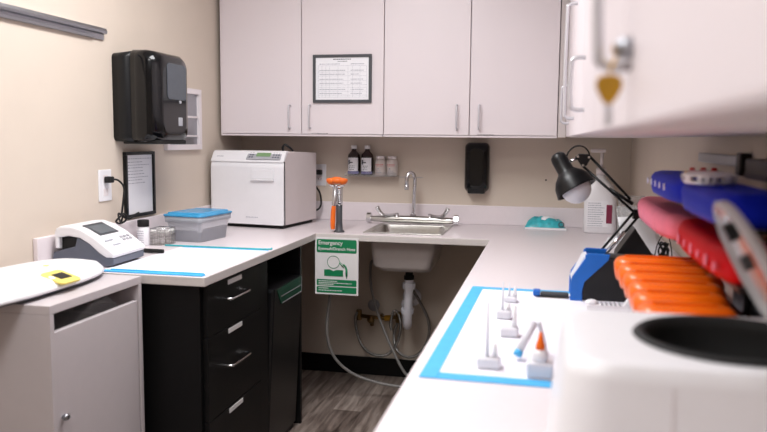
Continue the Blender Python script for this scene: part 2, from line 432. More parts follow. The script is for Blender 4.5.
# right hand base cabinet, under the near right worktop
t = thing('base_cabinet', 'black base cabinet set back under the right-hand worktop', 'cabinet', (.1, 1.8, 0))
MB().box(-.17, XR-.012, .27, 3.50, .1, ZB-.001, .001).box(-.12, XR-.012, .27, 3.50, 0, .0995).build('body', 'black', t)
for k in range(6):
    d = MB().box(-.19, -.1705, .275+k*.537, .275+(k+1)*.537-.004, .105, .872, .0015).build('door', 'black', t)
    yy = .275+k*.537+(.06 if k % 2 else .47)
    MB().tube([(-.19, yy, .80), (-.205, yy, .80), (-.218, yy, .79), (-.22, yy, .75), (-.218, yy, .71), (-.205, yy, .70), (-.19, yy, .70)], .0045, 8).build('handle', 'chrome', d)

# small pale steel cabinet at the left
XS = -1.349
t = thing('side_cabinet', 'small pale grey cabinet with a slot above its door, under the baby scale', 'cabinet', (-1.56, 2.05, 0))
MB().box(XL+.002, XS, 1.806, 2.290, .890, ZT, .0015).build('top', 'cab', t)
MB().box(XL+.002, XS, 1.806, 1.824, 0, .8895, .001).build('side_panel', 'cab', t)
MB().box(XL+.002, XS, 2.272, 2.290, 0, .8895, .001).build('side_panel', 'cab', t)
MB().box(XL+.002, XL+.014, 1.8245, 2.2715, 0, .8895).build('back_panel', 'cab', t)
MB().box(XL+.015, XS-.02, 1.8245, 2.2715, .03, .045).build('shelf', 'cab', t)
d = MB().box(XS-.022, XS-.003, 1.8265, 2.2655, .045, .835, .0015).build('door', 'cab', t)
MB().lathe([(0, .02), (.008, .0195), (.011, .014), (.009, .006), (.005, .004), (.005, 0)], (XS-.003, 1.85, .581), axis=(1, 0, 0)).build('knob', 'alu', d)
t = MB().prism([(2.0, .0), (2.24, 0), (2.25, .035), (2.2, .075), (2.12, .08), (2.03, .05)], XS-.30, XS-.06, 'x', .012).build('folded_bag', 'film', loc=None)
t.location = (0, 0, 0)
for v in t.data.vertices: v.co.z += .0
# stands on an inner shelf just below the slot
shelf2 = MB().box(XL+.015, XS-.03, 1.8245, 2.2715, .775, .785).build('shelf', 'cab', bpy.data.objects['side_cabinet'])
for v in t.data.vertices: v.co -= Vector((XS-.18, 2.12, 0))
t.location = (XS-.18, 2.12, .7855)
tag(t, 'crumpled clear bag seen through the slot of the pale grey cabinet', 'bag')

# ------------------------------------------------------------------ sink
t = thing('sink', 'stainless steel sink let into the back worktop', 'sink', (-.705, 3.85, ZT))
SX0, SX1, SY0, SY1 = -.905, -.505, 3.636, 4.115
def ring(mb, o, i, z0, z1):
    (a, b, c, d), (e, f, g, h) = o, i
    mb.box(a, b, c, g, z0, z1, .0015).box(a, b, h, d, z0, z1, .0015).box(a, e, g, h, z0, z1).box(f, b, g, h, z0, z1)
    return mb
ring(MB(), (SX0, SX1, SY0, SY1), (-.868, -.542, 3.672, 3.995), ZT+.0003, ZT+.006).build('rim', 'steel', t)
bm = bmesh.new()
def rr(x0, x1, y0, y1, r, z, n=5):
    P = []
    for cx, cy, a0 in ((x1-r, y1-r, 0), (x0+r, y1-r, 90), (x0+r, y0+r, 180), (x1-r, y0+r, 270)):
        for k in range(n+1):
            a = math.radians(a0+90*k/n); P.append((cx+r*math.cos(a), cy+r*math.sin(a), z))
    return P
def loft(loops, cap0=False, cap1=True, thick=None):
    b = bmesh.new(); R = [[b.verts.new(p) for p in L] for L in loops]; n = len(R[0])
    for A, B in zip(R, R[1:]):
        for k in range(n): b.faces.new((A[k], A[(k+1) % n], B[(k+1) % n], B[k])).smooth = True
    if cap0: b.faces.new(R[0])
    if cap1: b.faces.new(R[-1][::-1])
    bmesh.ops.recalc_face_normals(b, faces=b.faces[:])
    return b
def add(mb, b, mi=0):
    return mb._merge(b, mi)
o = add(MB(), loft([rr(-.868, -.542, 3.672, 3.995, .03, ZT+.004), rr(-.864, -.546, 3.676, 3.99, .035, ZT-.02), rr(-.855, -.555, 3.685, 3.98, .04, ZT-.165), rr(-.83, -.58, 3.71, 3.955, .04, ZT-.188)]))
o = o.build('basin', 'steel', t)
# outer coated shell seen from below
o = add(MB(), loft([rr(-.884, -.526, 3.66, 4.035, .03, ZB+.008), rr(-.880, -.535, 3.664, 4.01, .035, ZB-.01), rr(-.868, -.565, 3.676, 4.0, .04, ZT-.172), rr(-.83, -.578, 3.70, 3.965, .05, ZT-.2)])).build('basin_shell', 'basin', t)
MB().lathe([(0, .002), (.038, .002), (.042, .0), (.042, -.004)], (-.705, 3.85, ZT-.185)).build('drain', 'chrome', t)
# faucet
f = thing('faucet', 'chrome gooseneck faucet with two wrist-blade levers behind the sink', 'faucet', (-.725, 4.06, ZT+.006))
mb = MB()
mb.lathe([(.0, 0), (.026, 0), (.026, .008), (.017, .014), (.017, .024), (0, .024)], (-.725, 4.06, ZT+.035)).build('spout_base', 'chrome', f)
MB().tube([(-.965, 4.05, ZT+.0295), (-.90, 4.05, ZT+.030), (-.725, 4.05, ZT+.0315), (-.55, 4.05, ZT+.030), (-.49, 4.05, ZT+.0295)], lambda u: .0135+.007*math.sin(PI*u), 16).build('body', 'steel', f)
for sx in (-.972, -.485):
    MB().cone((sx-.012, 4.05, ZT+.0345), (sx+.012, 4.05, ZT+.0345), .028, seg=8, smooth=False).build('end_cap', 'chrome', f)
MB().tube([(-.725, 4.06, ZT+.05), (-.722, 4.06, 1.05), (-.718, 4.06, 1.15), (-.719, 4.058, 1.178), (-.728, 4.052, 1.200), (-.740, 4.043, 1.205), (-.752, 4.035, 1.195), (-.757, 4.03, 1.172), (-.758, 4.03, 1.14)], .0098, 12).cone((-.758, 4.03, 1.142), (-.758, 4.03, 1.112), .0125).build('spout', 'chrome', f)
for s_, x in ((-1, -.815), (1, -.63)):
    h = MB().lathe([(.0, 0), (.018, 0), (.016, .012), (.010, .016), (.010, .028), (0, .03)], (x, 4.05, ZT+.036)).build('valve_stem', 'chrome', f)
    MB().tube([(x, 4.05, ZT+.058), (x+s_*.035, 4.035, ZT+.053), (x+s_*.070, 4.02, ZT+.056), (x+s_*.092, 4.012, ZT+.078), (x+s_*.104, 4.008, ZT+.100)], lambda u: .0072+.006*u*u, 10).build('lever', 'chrome', h)
# drain pipework
t = thing('drain_trap', 'white plastic drain trap below the sink basin', 'pipe', (-.735, 4.0, .4))
MB().cone((-.705, 3.85, ZT-.198), (-.705, 3.85, .66), .02).cone((-.705, 3.85, .672), (-.705, 3.85, .650), .027, seg=10, smooth=False).build('tailpiece', 'rubber', t)
MB().tube([(-.705, 3.85, .66), (-.707, 3.86, .60), (-.715, 3.88, .50), (-.72, 3.90, .43), (-.725, 3.93, .385), (-.735, 3.97, .375), (-.745, 4.01, .40), (-.75, 4.04, .45), (-.752, 4.08, .475), (-.752, 4.15, .48), (-.752, 4.209, .48)], .024, 14).build('pipe', 'pvc', t)
for pa, pb in (((-.7215, 3.90, .458), (-.7205, 3.895, .482)), ((-.752, 4.055, .468), (-.752, 4.085, .476)), ((-.7065, 3.86, .60), (-.706, 3.857, .63))):
    MB().cone(pa, pb, .034, seg=12, smooth=False).build('slip_nut', 'pvc', t)
MB().lathe([(.024, .012), (.05, .004), (.055, 0)], (-.752, 4.209, .48), axis=(0, -1, 0)).build('wall_flange', 'pvc', t)
# shut-off valves with braided loops
t = thing('shutoff_valves', 'aged brass shut-off valves on the wall under the sink', 'valve', (-.93, 4.19, .36))
MB().tube([(-1.053, 4.15, .365), (-.975, 4.15, .360), (-.90, 4.15, .358), (-.82, 4.15, .372)], .011, 10, smooth_path=False).cone((-.93, 4.209, .36), (-.93, 4.15, .36), .013).build('manifold', 'brass', t)
for x in (-1.053, -.82):
    MB().cone((x, 4.15, .340), (x, 4.15, .40), .017, seg=8, smooth=False).build('valve_body', 'brass', t)
MB().lathe([(.006, 0), (.02, .002), (.022, .01), (.012, .016), (0, .017)], (-.975, 4.125, .352), axis=(0, -1, -.2)).cone((-.975, 4.15, .36), (-.975, 4.12, .352), .007).cone((-.975, 4.15, .36), (-.975, 4.15, .31), .012, seg=8).build('valve_handle', 'brass', t)
MB().cone((-.90, 4.15, .358), (-.862, 4.15, .362), .017, seg=6, smooth=False).build('union_nut', 'gold', t)
o = MB().lathe([(0, .012), (.024, .012), (.034, .006), (.036, 0)], (-.979, 4.209, .418), axis=(0, -1, 0)).build('wall_escutcheon', 'greyL', t)
h1 = MB().tube([(-1.053, 4.15, .395), (-1.068, 4.13, .36), (-1.060, 4.12, .286), (-1.022, 4.1, .205), (-.957, 4.08, .162), (-.875, 4.08, .162), (-.822, 4.1, .219), (-.800, 4.12, .314), (-.816, 4.14, .385), (-.845, 4.14, .405), (-.858, 4.12, .34), (-.85, 4.11, .30)], .0085, 10).build('supply_hose', 'braid', loc=None)
h1.parent = bpy.data.objects['shutoff_valves']; h1.location = -Vector((-.93, 4.19, .36))
h2 = MB().tube([(-.82, 4.155, .345), (-.842, 4.14, .27), (-.816, 4.1, .19), (-.748, 4.075, .16), (-.679, 4.08, .188), (-.636, 4.1, .272), (-.638, 4.1, .375), (-.687, 4.1, .476), (-.735, 4.10, .56), (-.76, 4.1, .68), (-.81, 4.11, .78), (-.815, 4.11, .876)], .0085, 10).build('supply_hose', 'braid', loc=None)
h2.parent = bpy.data.objects['shutoff_valves']; h2.location = -Vector((-.93, 4.19, .36))
h3 = MB().tube([(-1.045, 3.66, .876), (-1.075, 3.66, .75), (-1.084, 3.66, .579), (-1.106, 3.68, .393), (-1.084, 3.72, .25), (-1.002, 3.76, .152), (-.874, 3.8, .094), (-.729, 3.84, .065), (-.60, 3.9, .045), (-.56, 3.97, .045), (-.62, 4.0, .055), (-.728, 3.98, .080), (-.817, 4.0, .212), (-.906, 4.05, .375), (-.951, 4.1, .468), (-.982, 4.13, .576), (-.99, 4.17, .66), (-.99, 4.205, .68)], .0078, 10).build('drench_hose', 'hosegrey', loc=None)
tag(h3, 'long grey hose hanging from the eyewash down to the floor and back to the wall', 'hose')

# ------------------------------------------------------------------ eyewash on the worktop + sign
t = thing('eyewash_sprayer', 'hand-held eyewash hose with an orange handle and twin orange head left of the sink', 'eyewash', (-1.035, 3.64, ZT))
MB().lathe([(0, 0), (.027, 0), (.027, .006), (.019, .012), (.016, .05), (.016, .135), (.013, .14), (0, .14)], (-1.03, 3.64, ZT), seg=20).build('holder', 'greyD', t)
MB().tube([(-1.056, 3.618, .932), (-1.057, 3.618, .96), (-1.055, 3.619, 1.02), (-1.052, 3.62, 1.055)], lambda u: .0100+.003*math.sin(u*PI), 12).build('grip', 'orangeH', t)
MB().tube([(-1.052, 3.62, 1.05), (-1.050, 3.626, 1.09), (-1.050, 3.635, 1.13), (-1.044, 3.64, 1.155)], .012, 12).cone((-1.03, 3.64, 1.055), (-1.032, 3.64, 1.14), .009).build('stem', 'chrome', t)
mb = MB()
for k in range(9):
    z = 1.05+k*.011
    mb.tube([(-1.028+.0145*math.cos(a), 3.64+.0145*math.sin(a), z+.0035*a/PI) for a in [2*PI*i/10 for i in range(11)]], .002, 6, smooth_path=False)
mb.build('spring', 'chrome', t)
mb = MB().tube([(-1.078, 3.64, 1.156), (-1.06, 3.64, 1.15), (-1.042, 3.64, 1.147), (-1.02, 3.64, 1.15), (-1.006, 3.64, 1.156)], .008, 10); mb.build('yoke', 'chrome', t)
for x in (-1.072, -1.012):
    MB().lathe([(0, 0), (.014, .002), (.024, .014), (.026, .024), (.022, .030), (0, .034)], (x, 3.64, 1.157), seg=20).build('spray_cap', 'orangeH', t)
MB().ball((-1.043, 3.64, 1.178), .03, (1.25, .9, .62)).build('dust_cover', 'orangeH', t)

t = thing('eyewash_sign', 'green and white emergency eyewash sign hanging from the worktop edge', 'sign', (-1.02, 3.558, .76))
MB().box(-1.131, -.907, 3.5555, 3.5590, .610, .898, .001).build('board', 'signwhite', t)
def rrect(mb, x0, x1, z0, z1, r, y0, y1):
    P = [(p[0], p[1]) for p in rr(x0, x1, z0, z1, r, 0)]
    return mb.prism(P, y0, y1, 'y')
rrect(MB(), -1.122, -.916, .822, .889, .008, 3.5545, 3.5554).build('header_band', 'green', t)
mb = MB(); rrect(mb, -1.122, -.916, .655, .687, .006, 3.5545, 3.5554); rrect(mb, -1.122, -.916, .619, .650, .006, 3.5545, 3.5554); mb.build('footer_band', 'green', t)
MB().text('Emergency', .0285, T(-1.114, 3.5544, .862, BK), .0004).text('Eyewash/Drench Hose', .0208, T(-1.114, 3.5544, .835, BK), .0004).build('lettering', 'signwhite', t)
mb = MB()
for z, x1 in ((.676, -1.02), (.667, -.94), (.659, -1.04), (.640, -1.06), (.629, -1.0)):
    x = -1.112
    while x < x1:
        w = random.uniform(.004, .011); mb.box(x, x+w, 3.5540, 3.5544, z, z+.0042); x += w+.0025
mb.build('small_print', 'signwhite', t)
mb = MB()
# pictogram: head outline, spray, hand shower and basin block
n = 26; cx, cz, r0, r1 = -1.035, .775, .030, .0325
b = bmesh.new()
A = [b.verts.new((cx+r1*math.cos(2*PI*k/n), 3.5545, cz+r1*math.sin(2*PI*k/n))) for k in range(n)]
B = [b.verts.new((cx+r0*math.cos(2*PI*k/n), 3.5545, cz+r0*math.sin(2*PI*k/n))) for k in range(n)]
for k in range(n): b.faces.new((A[k], A[(k+1) % n], B[(k+1) % n], B[k]))
bmesh.ops.recalc_face_normals(b, faces=b.faces[:])
g = bmesh.ops.extrude_face_region(b, geom=b.faces[:])
for v in g['geom']:
    if isinstance(v, bmesh.types.BMVert): v.co.y -= .0008
mb._merge(b)
mb.tube([(-.985, 3.5548, .765), (-.972, 3.5548, .752), (-.968, 3.5548, .735)], .0045, 8).tube([(-1.002, 3.5548, .77), (-.982, 3.5548, .748)], .0025, 6)
mb.tube([(-.968, 3.5548, .742), (-.967, 3.5548, .706)], .0055, 8, smooth_path=False).tube([(-.967, 3.5548, .706), (-.967, 3.5548, .694)], .002, 6, smooth_path=False)
for q in range(4): mb.box(-1.0+q*.006, -.997+q*.006, 3.5538, 3.5545, .772-q*.004, .775-q*.004)
mb.prism([(-1.083, .704), (-.985, .704), (-.985, .736), (-1.02, .736), (-1.035, .73), (-1.055, .738), (-1.083, .736)], 3.5538, 3.5545, 'y')
mb.build('pictogram', 'green', t)

# ------------------------------------------------------------------ notices and wall things
t = thing('framed_notice', 'black framed printed notice fixed to a white cabinet door', 'frame', (-1.076, 3.86, 1.7))
YN = 3.8585
def frame4(mb, x0, x1, z0, z1, w, y0, y1):
    return mb.box(x0, x1, y0, y1, z0, z0+w, .001).box(x0, x1, y0, y1, z1-w, z1, .001).box(x0, x0+w, y0, y1, z0+w, z1-w, .001).box(x1-w, x1, y0, y1, z0+w, z1-w, .001)
frame4(MB(), -1.236, -.917, 1.576, 1.826, .015, YN-.012, YN).build('frame', 'greyD', t)
MB().box(-1.221, -.932, YN-.006, YN-.001, 1.591, 1.811).build('sheet', 'paper', t)
mb = MB(); yq = YN-.0063
def dash(mb, x0, x1, z, h, y0=yq, gap=.0025):
    x = x0
    while x < x1-.002:
        w = min(random.uniform(.003, .010), x1-x); mb.box(x, x+w, y0-.0003, y0+.0004, z, z+h); x += w+gap
dash(mb, -1.125, -1.03, 1.799, .0045); dash(mb, -1.10, -1.05, 1.789, .003)
mb.build('heading', 'ink', t)
mb = MB()
for z in (1.768, 1.735, 1.715, 1.690, 1.668, 1.655, 1.635, 1.615, 1.604):
    mb.box(-1.208, -.945, yq-.0002, yq+.0004, z, z+.0009)
for x in (-1.208, -1.187, -1.166, -1.145, -1.10, -1.045, -1.02, -.98, -.945):
    mb.box(x, x+.0009, yq-.0002, yq+.0004, 1.604, 1.768)
for z in (1.775, 1.742, 1.722, 1.696, 1.675, 1.643, 1.622):
    dash(mb, -1.20, random.uniform(-1.09, -1.05), z, .004); dash(mb, -1.03, random.uniform(-.99, -.95), z, .004)
mb.build('printed_table', 'inkL', t)

# soap dispenser
t = thing('soap_dispenser', 'black soap dispenser on the back wall right of the faucet', 'dispenser', (-.388, YB, 1.09))
o = add(MB(), loft([[(x, YB-.0002, z) for x, z, _ in rr(-.457, -.322, 1.100, 1.372, .028, 0)], [(x, YB-.045, z) for x, z, _ in rr(-.457, -.322, 1.100, 1.372, .028, 0)],
        [(x, YB-.075, z) for x, z, _ in rr(-.448, -.331, 1.112, 1.362, .03, 0)], [(x, YB-.09, z) for x, z, _ in rr(-.428, -.351, 1.135, 1.34, .03, 0)]], True)).build('housing', 'blackgloss', t)
MB().box(-.437, -.342, YB-.0805, YB-.03, 1.092, 1.135, .008).build('push_bar', 'charcoal', t)
MB().prism([(x, z) for x, z, _ in rr(-.425, -.354, 1.15, 1.335, .03, 0)], YB-.0945, YB-.0885, 'y', .002).build('cover_panel', 'blackgloss', t)

# outlet (back wall) with plug and cord for autoclave
def outlet(x0, x1, z0, z1, label):
    t = thing('wall_outlet', label, 'outlet', ((x0+x1)/2, YB, (z0+z1)/2))
    MB().box(x0, x1, YB-.006, YB-.0003, z0, z1, .002).build('faceplate', 'white', t)
    xm = (x0+x1)/2
    for zc in (z0+.04, z1-.04):
        MB().box(xm-.016, xm+.016, YB-.0075, YB-.0061, zc-.014, zc+.014, .0005).build('socket', 'whitewarm', t)
        MB().box(xm-.008, xm-.0055, YB-.0078, YB-.0074, zc-.006, zc+.006).box(xm+.0055, xm+.008, YB-.0078, YB-.0074, zc-.006, zc+.006).build('slot', 'hole', t)
outlet(-1.345, -1.270, 1.112, 1.238, 'white double outlet on the back wall beside the sterilizer')
t = thing('power_cord', 'black power cord from the back wall outlet down behind the sterilizer', 'cord', (-1.3, YB-.03, 1.1))
MB().box(-1.322, -1.290, YB-.045, YB-.008, 1.178, 1.206, .005).build('plug', 'rubber', t)
MB().tube([(-1.31, YB-.04, 1.19), (-1.325, YB-.055, 1.17), (-1.320, YB-.06, 1.12), (-1.292, YB-.065, 1.08), (-1.280, YB-.07, 1.03), (-1.285, YB-.08, .99), (-1.31, YB-.095, .974), (-1.335, YB-.105, .985)], .0055, 8).build('cable', 'rubber', t)

# clear wall shelf and bottles
ZS = 1.182
t = thing('wall_shelf', 'narrow clear acrylic ledge on the back wall carrying four bottles', 'shelf', (-.98, YB, ZS))
MB().box(-1.135, -.835, YB-.085, YB-.001, ZS-.006, ZS, .001).build('ledge', 'clear', t)
MB().box(-1.135, -.835, YB-.087, YB-.084, ZS-.006, ZS+.018, .0008).build('lip', 'clear', t)
MB().box(-.8345, -.70, YB-.005, YB-.001, ZS-.012, ZS-.009).build('fixing_strip', 'greyL', t)
def brown_bottle(x, label):
    y = YB-.043
    t = thing('bottle', label, 'bottle', (x, y, ZS), 'brown bottles on the wall ledge')
    MB().lathe([(0, 0), (.034, 0), (.036, .004), (.036, .098), (.033, .115), (.020, .130), (.014, .137), (.013, .150), (0, .150)], (x, y, ZS+.0003), closed=False).build('body', 'amber', t)
    MB().lathe([(0, .02), (.0155, .02), (.0165, .018), (.0165, 0), (0, 0)], (x, y, ZS+.148)).build('cap', 'white', t)
    n = 10
    b = bmesh.new()
    A = []; B = []
    for k in range(n+1):
        a = math.radians(-90-52+104*k/n)
        A.append(b.verts.new((x+.0366*math.cos(a), y+.0366*math.sin(a), ZS+.022))); B.append(b.verts.new((x+.0366*math.cos(a), y+.0366*math.sin(a), ZS+.098)))
    for k in range(n): b.faces.new((A[k], A[k+1], B[k+1], B[k])).smooth = True
    l = add(MB(), b).build('label_sheet', 'paper', t)
    mb = MB()
    mb.box(x-.022, x-.016, y-.0385, y-.0360, ZS+.060, ZS+.086).box(x-.014, x+.002, y-.0385, y-.0360, ZS+.068, ZS+.074)
    for z in (.030, .040, .050): dash(mb, x-.018, x+.012, ZS+z, .003, y-.0368)
    mb.build('label_print', 'ink', l)
    b = bmesh.new(); A = []; B = []
    for k in range(n+1):
        a = math.radians(-90-62+124*k/n)
        A.append(b.verts.new((x+.0368*math.cos(a), y+.0368*math.sin(a), ZS+.006))); B.append(b.verts.new((x+.0368*math.cos(a), y+.0368*math.sin(a), ZS+.021)))
    for k in range(n): b.faces.new((A[k], A[k+1], B[k+1], B[k])).smooth = True
    add(MB(), b).build('label_band', 'purple', l)
brown_bottle(-1.092, 'dark brown bottle with a white cap, leftmost on the clear wall ledge')
brown_bottle(-1.014, 'dark brown bottle with a white cap, beside the pale jars on the wall ledge')
def pale_jar(x, label):
    y = YB-.043
    t = thing('jar', label, 'jar', (x, y, ZS), 'pale jars on the wall ledge')
    MB().lathe([(0, 0), (.027, 0), (.031, .004), (.032, .07), (.028, .085), (.022, .092), (0, .092)], (x, y, ZS+.0003)).build('body', 'jarwhite', t)
    MB().lathe([(0, .016), (.024, .016), (.025, .014), (.025, 0), (0, 0)], (x, y, ZS+.0925)).build('cap', 'whitewarm', t)
    mb = MB(); dash(mb, x-.022, x+.022, ZS+.058, .006, y-.0327); mb.box(x-.02, x+.02, y-.033, y-.032, ZS+.052, ZS+.0535); mb.build('red_print', 'rose', t)
    mb = MB(); mb.ball((x-.008, y-.0315, ZS+.038), .004); dash(mb, x-.016, x+.014, ZS+.024, .003, y-.0327); dash(mb, x-.016, x+.014, ZS+.015, .003, y-.0327); mb.build('label_print', 'inkL', t)
pale_jar(-.936, 'squat pale jar with red print, next to the brown bottles')
pale_jar(-.869, 'squat pale jar with red print, at the right end of the ledge')

# small nail hole on the wall
o = MB().cone((-.015, YB-.004, 1.171), (-.015, YB-.0003, 1.171), .005, seg=10).build('wall_screw', 'hole', loc=(-.015, YB, 1.171))
tag(o, 'tiny dark screw in the beige wall above the teal packet', 'screw')

# ------------------------------------------------------------------ left wall
o = thing('wall_rail', 'silver metal rail mounted high on the left wall', 'rail', (XL, 2.0, 1.8))
MB().box(XL+.0005, XL+.008, 1.2, 2.775, 1.778, 1.826, .001).build('back_plate', 'alu', o)
MB().prism([(XL+.0085, 1.800), (XL+.022, 1.803), (XL+.024, 1.812), (XL+.018, 1.824), (XL+.0085, 1.826)], 1.2, 2.776, 'y', .0008).build('top_lip', 'alu', o)
MB().prism([(XL+.0085, 1.778), (XL+.016, 1.778), (XL+.018, 1.790), (XL+.0085, 1.794)], 1.2, 2.70, 'y', .0008).build('lower_lip', 'alu', o)

# towel dispenser
t = thing('paper_towel_dispenser', 'large glossy black paper towel dispenser on the left wall', 'dispenser', (XL, 2.98, 1.37))
def disp_loop(x, y0, y1, z0, z1, r): return [(x, y, z) for y, z, _ in rr(y0, y1, z0, z1, r, 0, 6)]
DY0, DY1, DZ0, DZ1 = 2.845, 3.125, 1.372, 1.735
add(MB(), loft([disp_loop(XL+.001, DY0+.006, DY1-.006, DZ0+.004, DZ1-.012, .02), disp_loop(XL+.085, DY0+.004, DY1-.004, DZ0+.002, DZ1-.004, .025)], True)).build('back_shell', 'charcoal', t)
add(MB(), loft([disp_loop(XL+.086, DY0, DY1, DZ0, DZ1, .03), disp_loop(XL+.14, DY0, DY1, DZ0, DZ1, .035), disp_loop(XL+.172, DY0+.006, DY1-.004, DZ0+.003, DZ1-.006, .04), disp_loop(XL+.192, DY0+.022, DY1-.014, DZ0+.012, DZ1-.022, .045), disp_loop(XL+.20, DY0+.05, DY1-.04, DZ0+.035, DZ1-.05, .05)], True)).build('cover', 'blackgloss', t)
MB().prism([(y, z) for y, z, _ in rr(2.925, 3.085, 1.545, 1.690, .02, 0)], XL+.1965, XL+.203, 'x', .002).build('window', 'smoke', t)
MB().cone((XL+.195, 3.03, 1.538), (XL+.205, 3.03, 1.538), .006).build('lock', 'greyL', t)
MB().box(XL+.198, XL+.2025, 3.015, 3.05, 1.44, 1.475, .003).build('emblem', 'greyL', t)
MB().box(XL+.03, XL+.19, 2.87, 3.10, 1.366, 1.382, .004).build('outlet_slot', 'hole', t)

# recessed metal box
t = thing('glove_box_holder', 'pale framed grey metal holder on the left wall behind the towel dispenser', 'holder', (XL, 3.45, 1.32))
def frameX(mb, y0, y1, z0, z1, w, x0, x1):
    return mb.box(x0, x1, y0, y1, z0, z0+w, .001).box(x0, x1, y0, y1, z1-w, z1, .001).box(x0, x1, y0, y0+w, z0+w, z1-w, .001).box(x0, x1, y1-w, y1, z0+w, z1-w, .001)
frameX(MB(), 3.24, 3.605, 1.325, 1.632, .026, XL+.0005, XL+.022).build('frame', 'whitewarm', t)
MB().box(XL+.0005, XL+.006, 3.266, 3.579, 1.351, 1.606).build('back_panel', 'alu', t)
MB().box(XL+.006, XL+.014, 3.268, 3.577, 1.485, 1.495).box(XL+.006, XL+.014, 3.268, 3.577, 1.39, 1.398).build('divider', 'whitewarm', t)

# black framed notice on left wall
t = thing('framed_notice', 'tall black framed sheet on the left wall above the small wire basket', 'frame', (XL, 3.0, 1.05))
frameX(MB(), 2.885, 3.130, 1.034, 1.322, .014, XL+.0005, XL+.016).build('frame', 'blackplastic', t)
MB().box(XL+.001, XL+.007, 2.899, 3.116, 1.048, 1.308).build('sheet', 'paper', t)
mb = MB()
for z in (1.29, 1.275, 1.262, 1.25, 1.235, 1.222, 1.208, 1.196, 1.182):
    y = 2.912
    ye = random.uniform(3.0, 3.1)
    while y < ye: w = random.uniform(.006, .02); mb.box(XL+.0068, XL+.0074, y, y+w, z, z+.003); y += w+.006
mb.build('printed_lines', 'inkL', t)

t = thing('wall_outlet', 'white outlet plate on the left wall left of the black framed sheet', 'outlet', (XL, 2.745, 1.186))
MB().box(XL+.0003, XL+.006, 2.698, 2.788, 1.122, 1.252, .002).build('faceplate', 'white', t)
MB().box(XL+.006, XL+.0075, 2.727, 2.759, 1.200, 1.230, .0005).build('socket', 'whitewarm', t)
MB().box(XL+.006, XL+.0075, 2.727, 2.759, 1.143, 1.173, .0005).build('socket', 'whitewarm', t)
t = thing('power_cord', 'black cord plugged into the left wall, coiled behind the meter', 'cord', (XL+.03, 2.77, 1.1))
MB().box(XL+.008, XL+.040, 2.728, 2.758, 1.198, 1.224, .005).build('plug', 'rubber', t)
pts = [(XL+.035, 2.745, 1.212), (XL+.052, 2.765, 1.207), (XL+.055, 2.80, 1.175), (XL+.050, 2.80, 1.12), (XL+.048, 2.79, 1.07)]
for k in range(15):
    a = k*PI/3.2; pts.append((XL+.046+.012*math.sin(k*1.3), 2.785+.027*math.sin(a), 1.045+.020*math.cos(a)+.003*math.sin(k*2)))
pts += [(XL+.05, 2.84, 1.04), (XL+.05, 2.89, 1.052), (XL+.05, 2.92, 1.058)]
MB().tube(pts, .0042, 8).build('cable', 'rubber', t)

for o in list(COL.objects):                 # left wall things were laid out for a wall plane 25 mm nearer
    if o.parent is None and o.name.split('.')[0] in ('wall_rail', 'paper_towel_dispenser', 'glove_box_holder') or (o.parent is None and o.name.split('.')[0] in ('framed_notice', 'wall_outlet', 'power_cord') and o.location.x < -1.7):
        o.location.y += .035 if o.location.y > 2.5 else .02
        if o.name.startswith('paper_towel'): o.location.y -= .022; o.location.z -= .008; o.scale = (1.04, 1.06, 1.06)
# ------------------------------------------------------------------ on the left worktop
# sterilizer
A0 = Vector((-1.763, 3.716, ZT))
t = thing('sterilizer', 'boxy white tabletop sterilizer in the left corner of the worktop', 'sterilizer', (0, 0, 0))
W, Dp, Hh = .435, .40, .402
MB().prism([(.012, .018), (Dp, .018), (Dp, Hh-.010), (.085, Hh), (.055, Hh-.004), (.012, .348)], .004, W-.004, 'x', .004).build('casing', 'whiteside', t)
fr = MB().prism([(-.005, .020), (.0118, .020), (.0118, .346), (.004, .346), (-.005, .32)], .0, W, 'x', .006, seg=3).build('door', 'white', t)
MB().box(.25, .385, -.020, -.0055, .250, .258, .003).box(.25, .385, -.012, -.0055, .258, .312, .004).build('handle', 'white', fr)
mb = MB(); dash(mb, .215, .285, .055, .004, -.0055); mb.build('brand_strip', 'inkL', fr)
ct = MB().prism([(-.003, .3465), (.0118, .3485), (.0545, Hh-.0035), (.050, Hh+.003), (.030, Hh-.002)], .0, W, 'x', .002).build('control_fascia', 'white', t)
# sloping panel items: slope from (y -.003,z .3165) to (.050,.375)
sl = math.atan2(Hh+.003-.3465, .053)
mt = Matrix.Translation((0, -.003, .3465)) @ Euler((sl, 0, 0)).to_matrix().to_4x4()
MB().box(.215, .415, .012, .066, .0035, .009, .001, mtx=mt).build('control_panel', 'greyL', t)
MB().box(.268, .352, .030, .056, .0088, .0105, .0008, mtx=mt).build('display', 'lcd', t)
mb = MB()
for x in (.228, .243, .366, .381, .396):
    for y in (.022, .038, .054): mb.box(x, x+.009, y, y+.008, .0088, .0104, mtx=mt)
mb.build('buttons', 'grey', t)
mb = MB(); dash(mb, .028, .085, .035, .004, -.0035, .003); 
mb.bm.free(); mb = MB()
mb.box(.03, .07, .030, .033, .0008, .0065, mtx=mt).box(.03, .055, .037, .041, .0008, .0065, mtx=mt).build('emblem', 'inkL', t)
MB().box(.0015, W-.0015, .004, .0115, .0165, .0195).box(W-.0045, W+.001, .0122, .016, .02, .35).build('door_seal', 'rubber', t)
MB().box(.02, W-.02, .03, Dp-.02, .0, .0175).build('foot_plinth', 'rubber', t)
MB().tube([(.33, .20, Hh-.003), (.325, .20, Hh+.018), (.335, .205, Hh+.034), (.35, .21, Hh+.026), (.365, .22, Hh+.012), (.375, .225, Hh-.002)], .006, 8).build('water_cap', 'charcoal', t)
t.location = A0; t.rotation_euler = (0, 0, -.14)

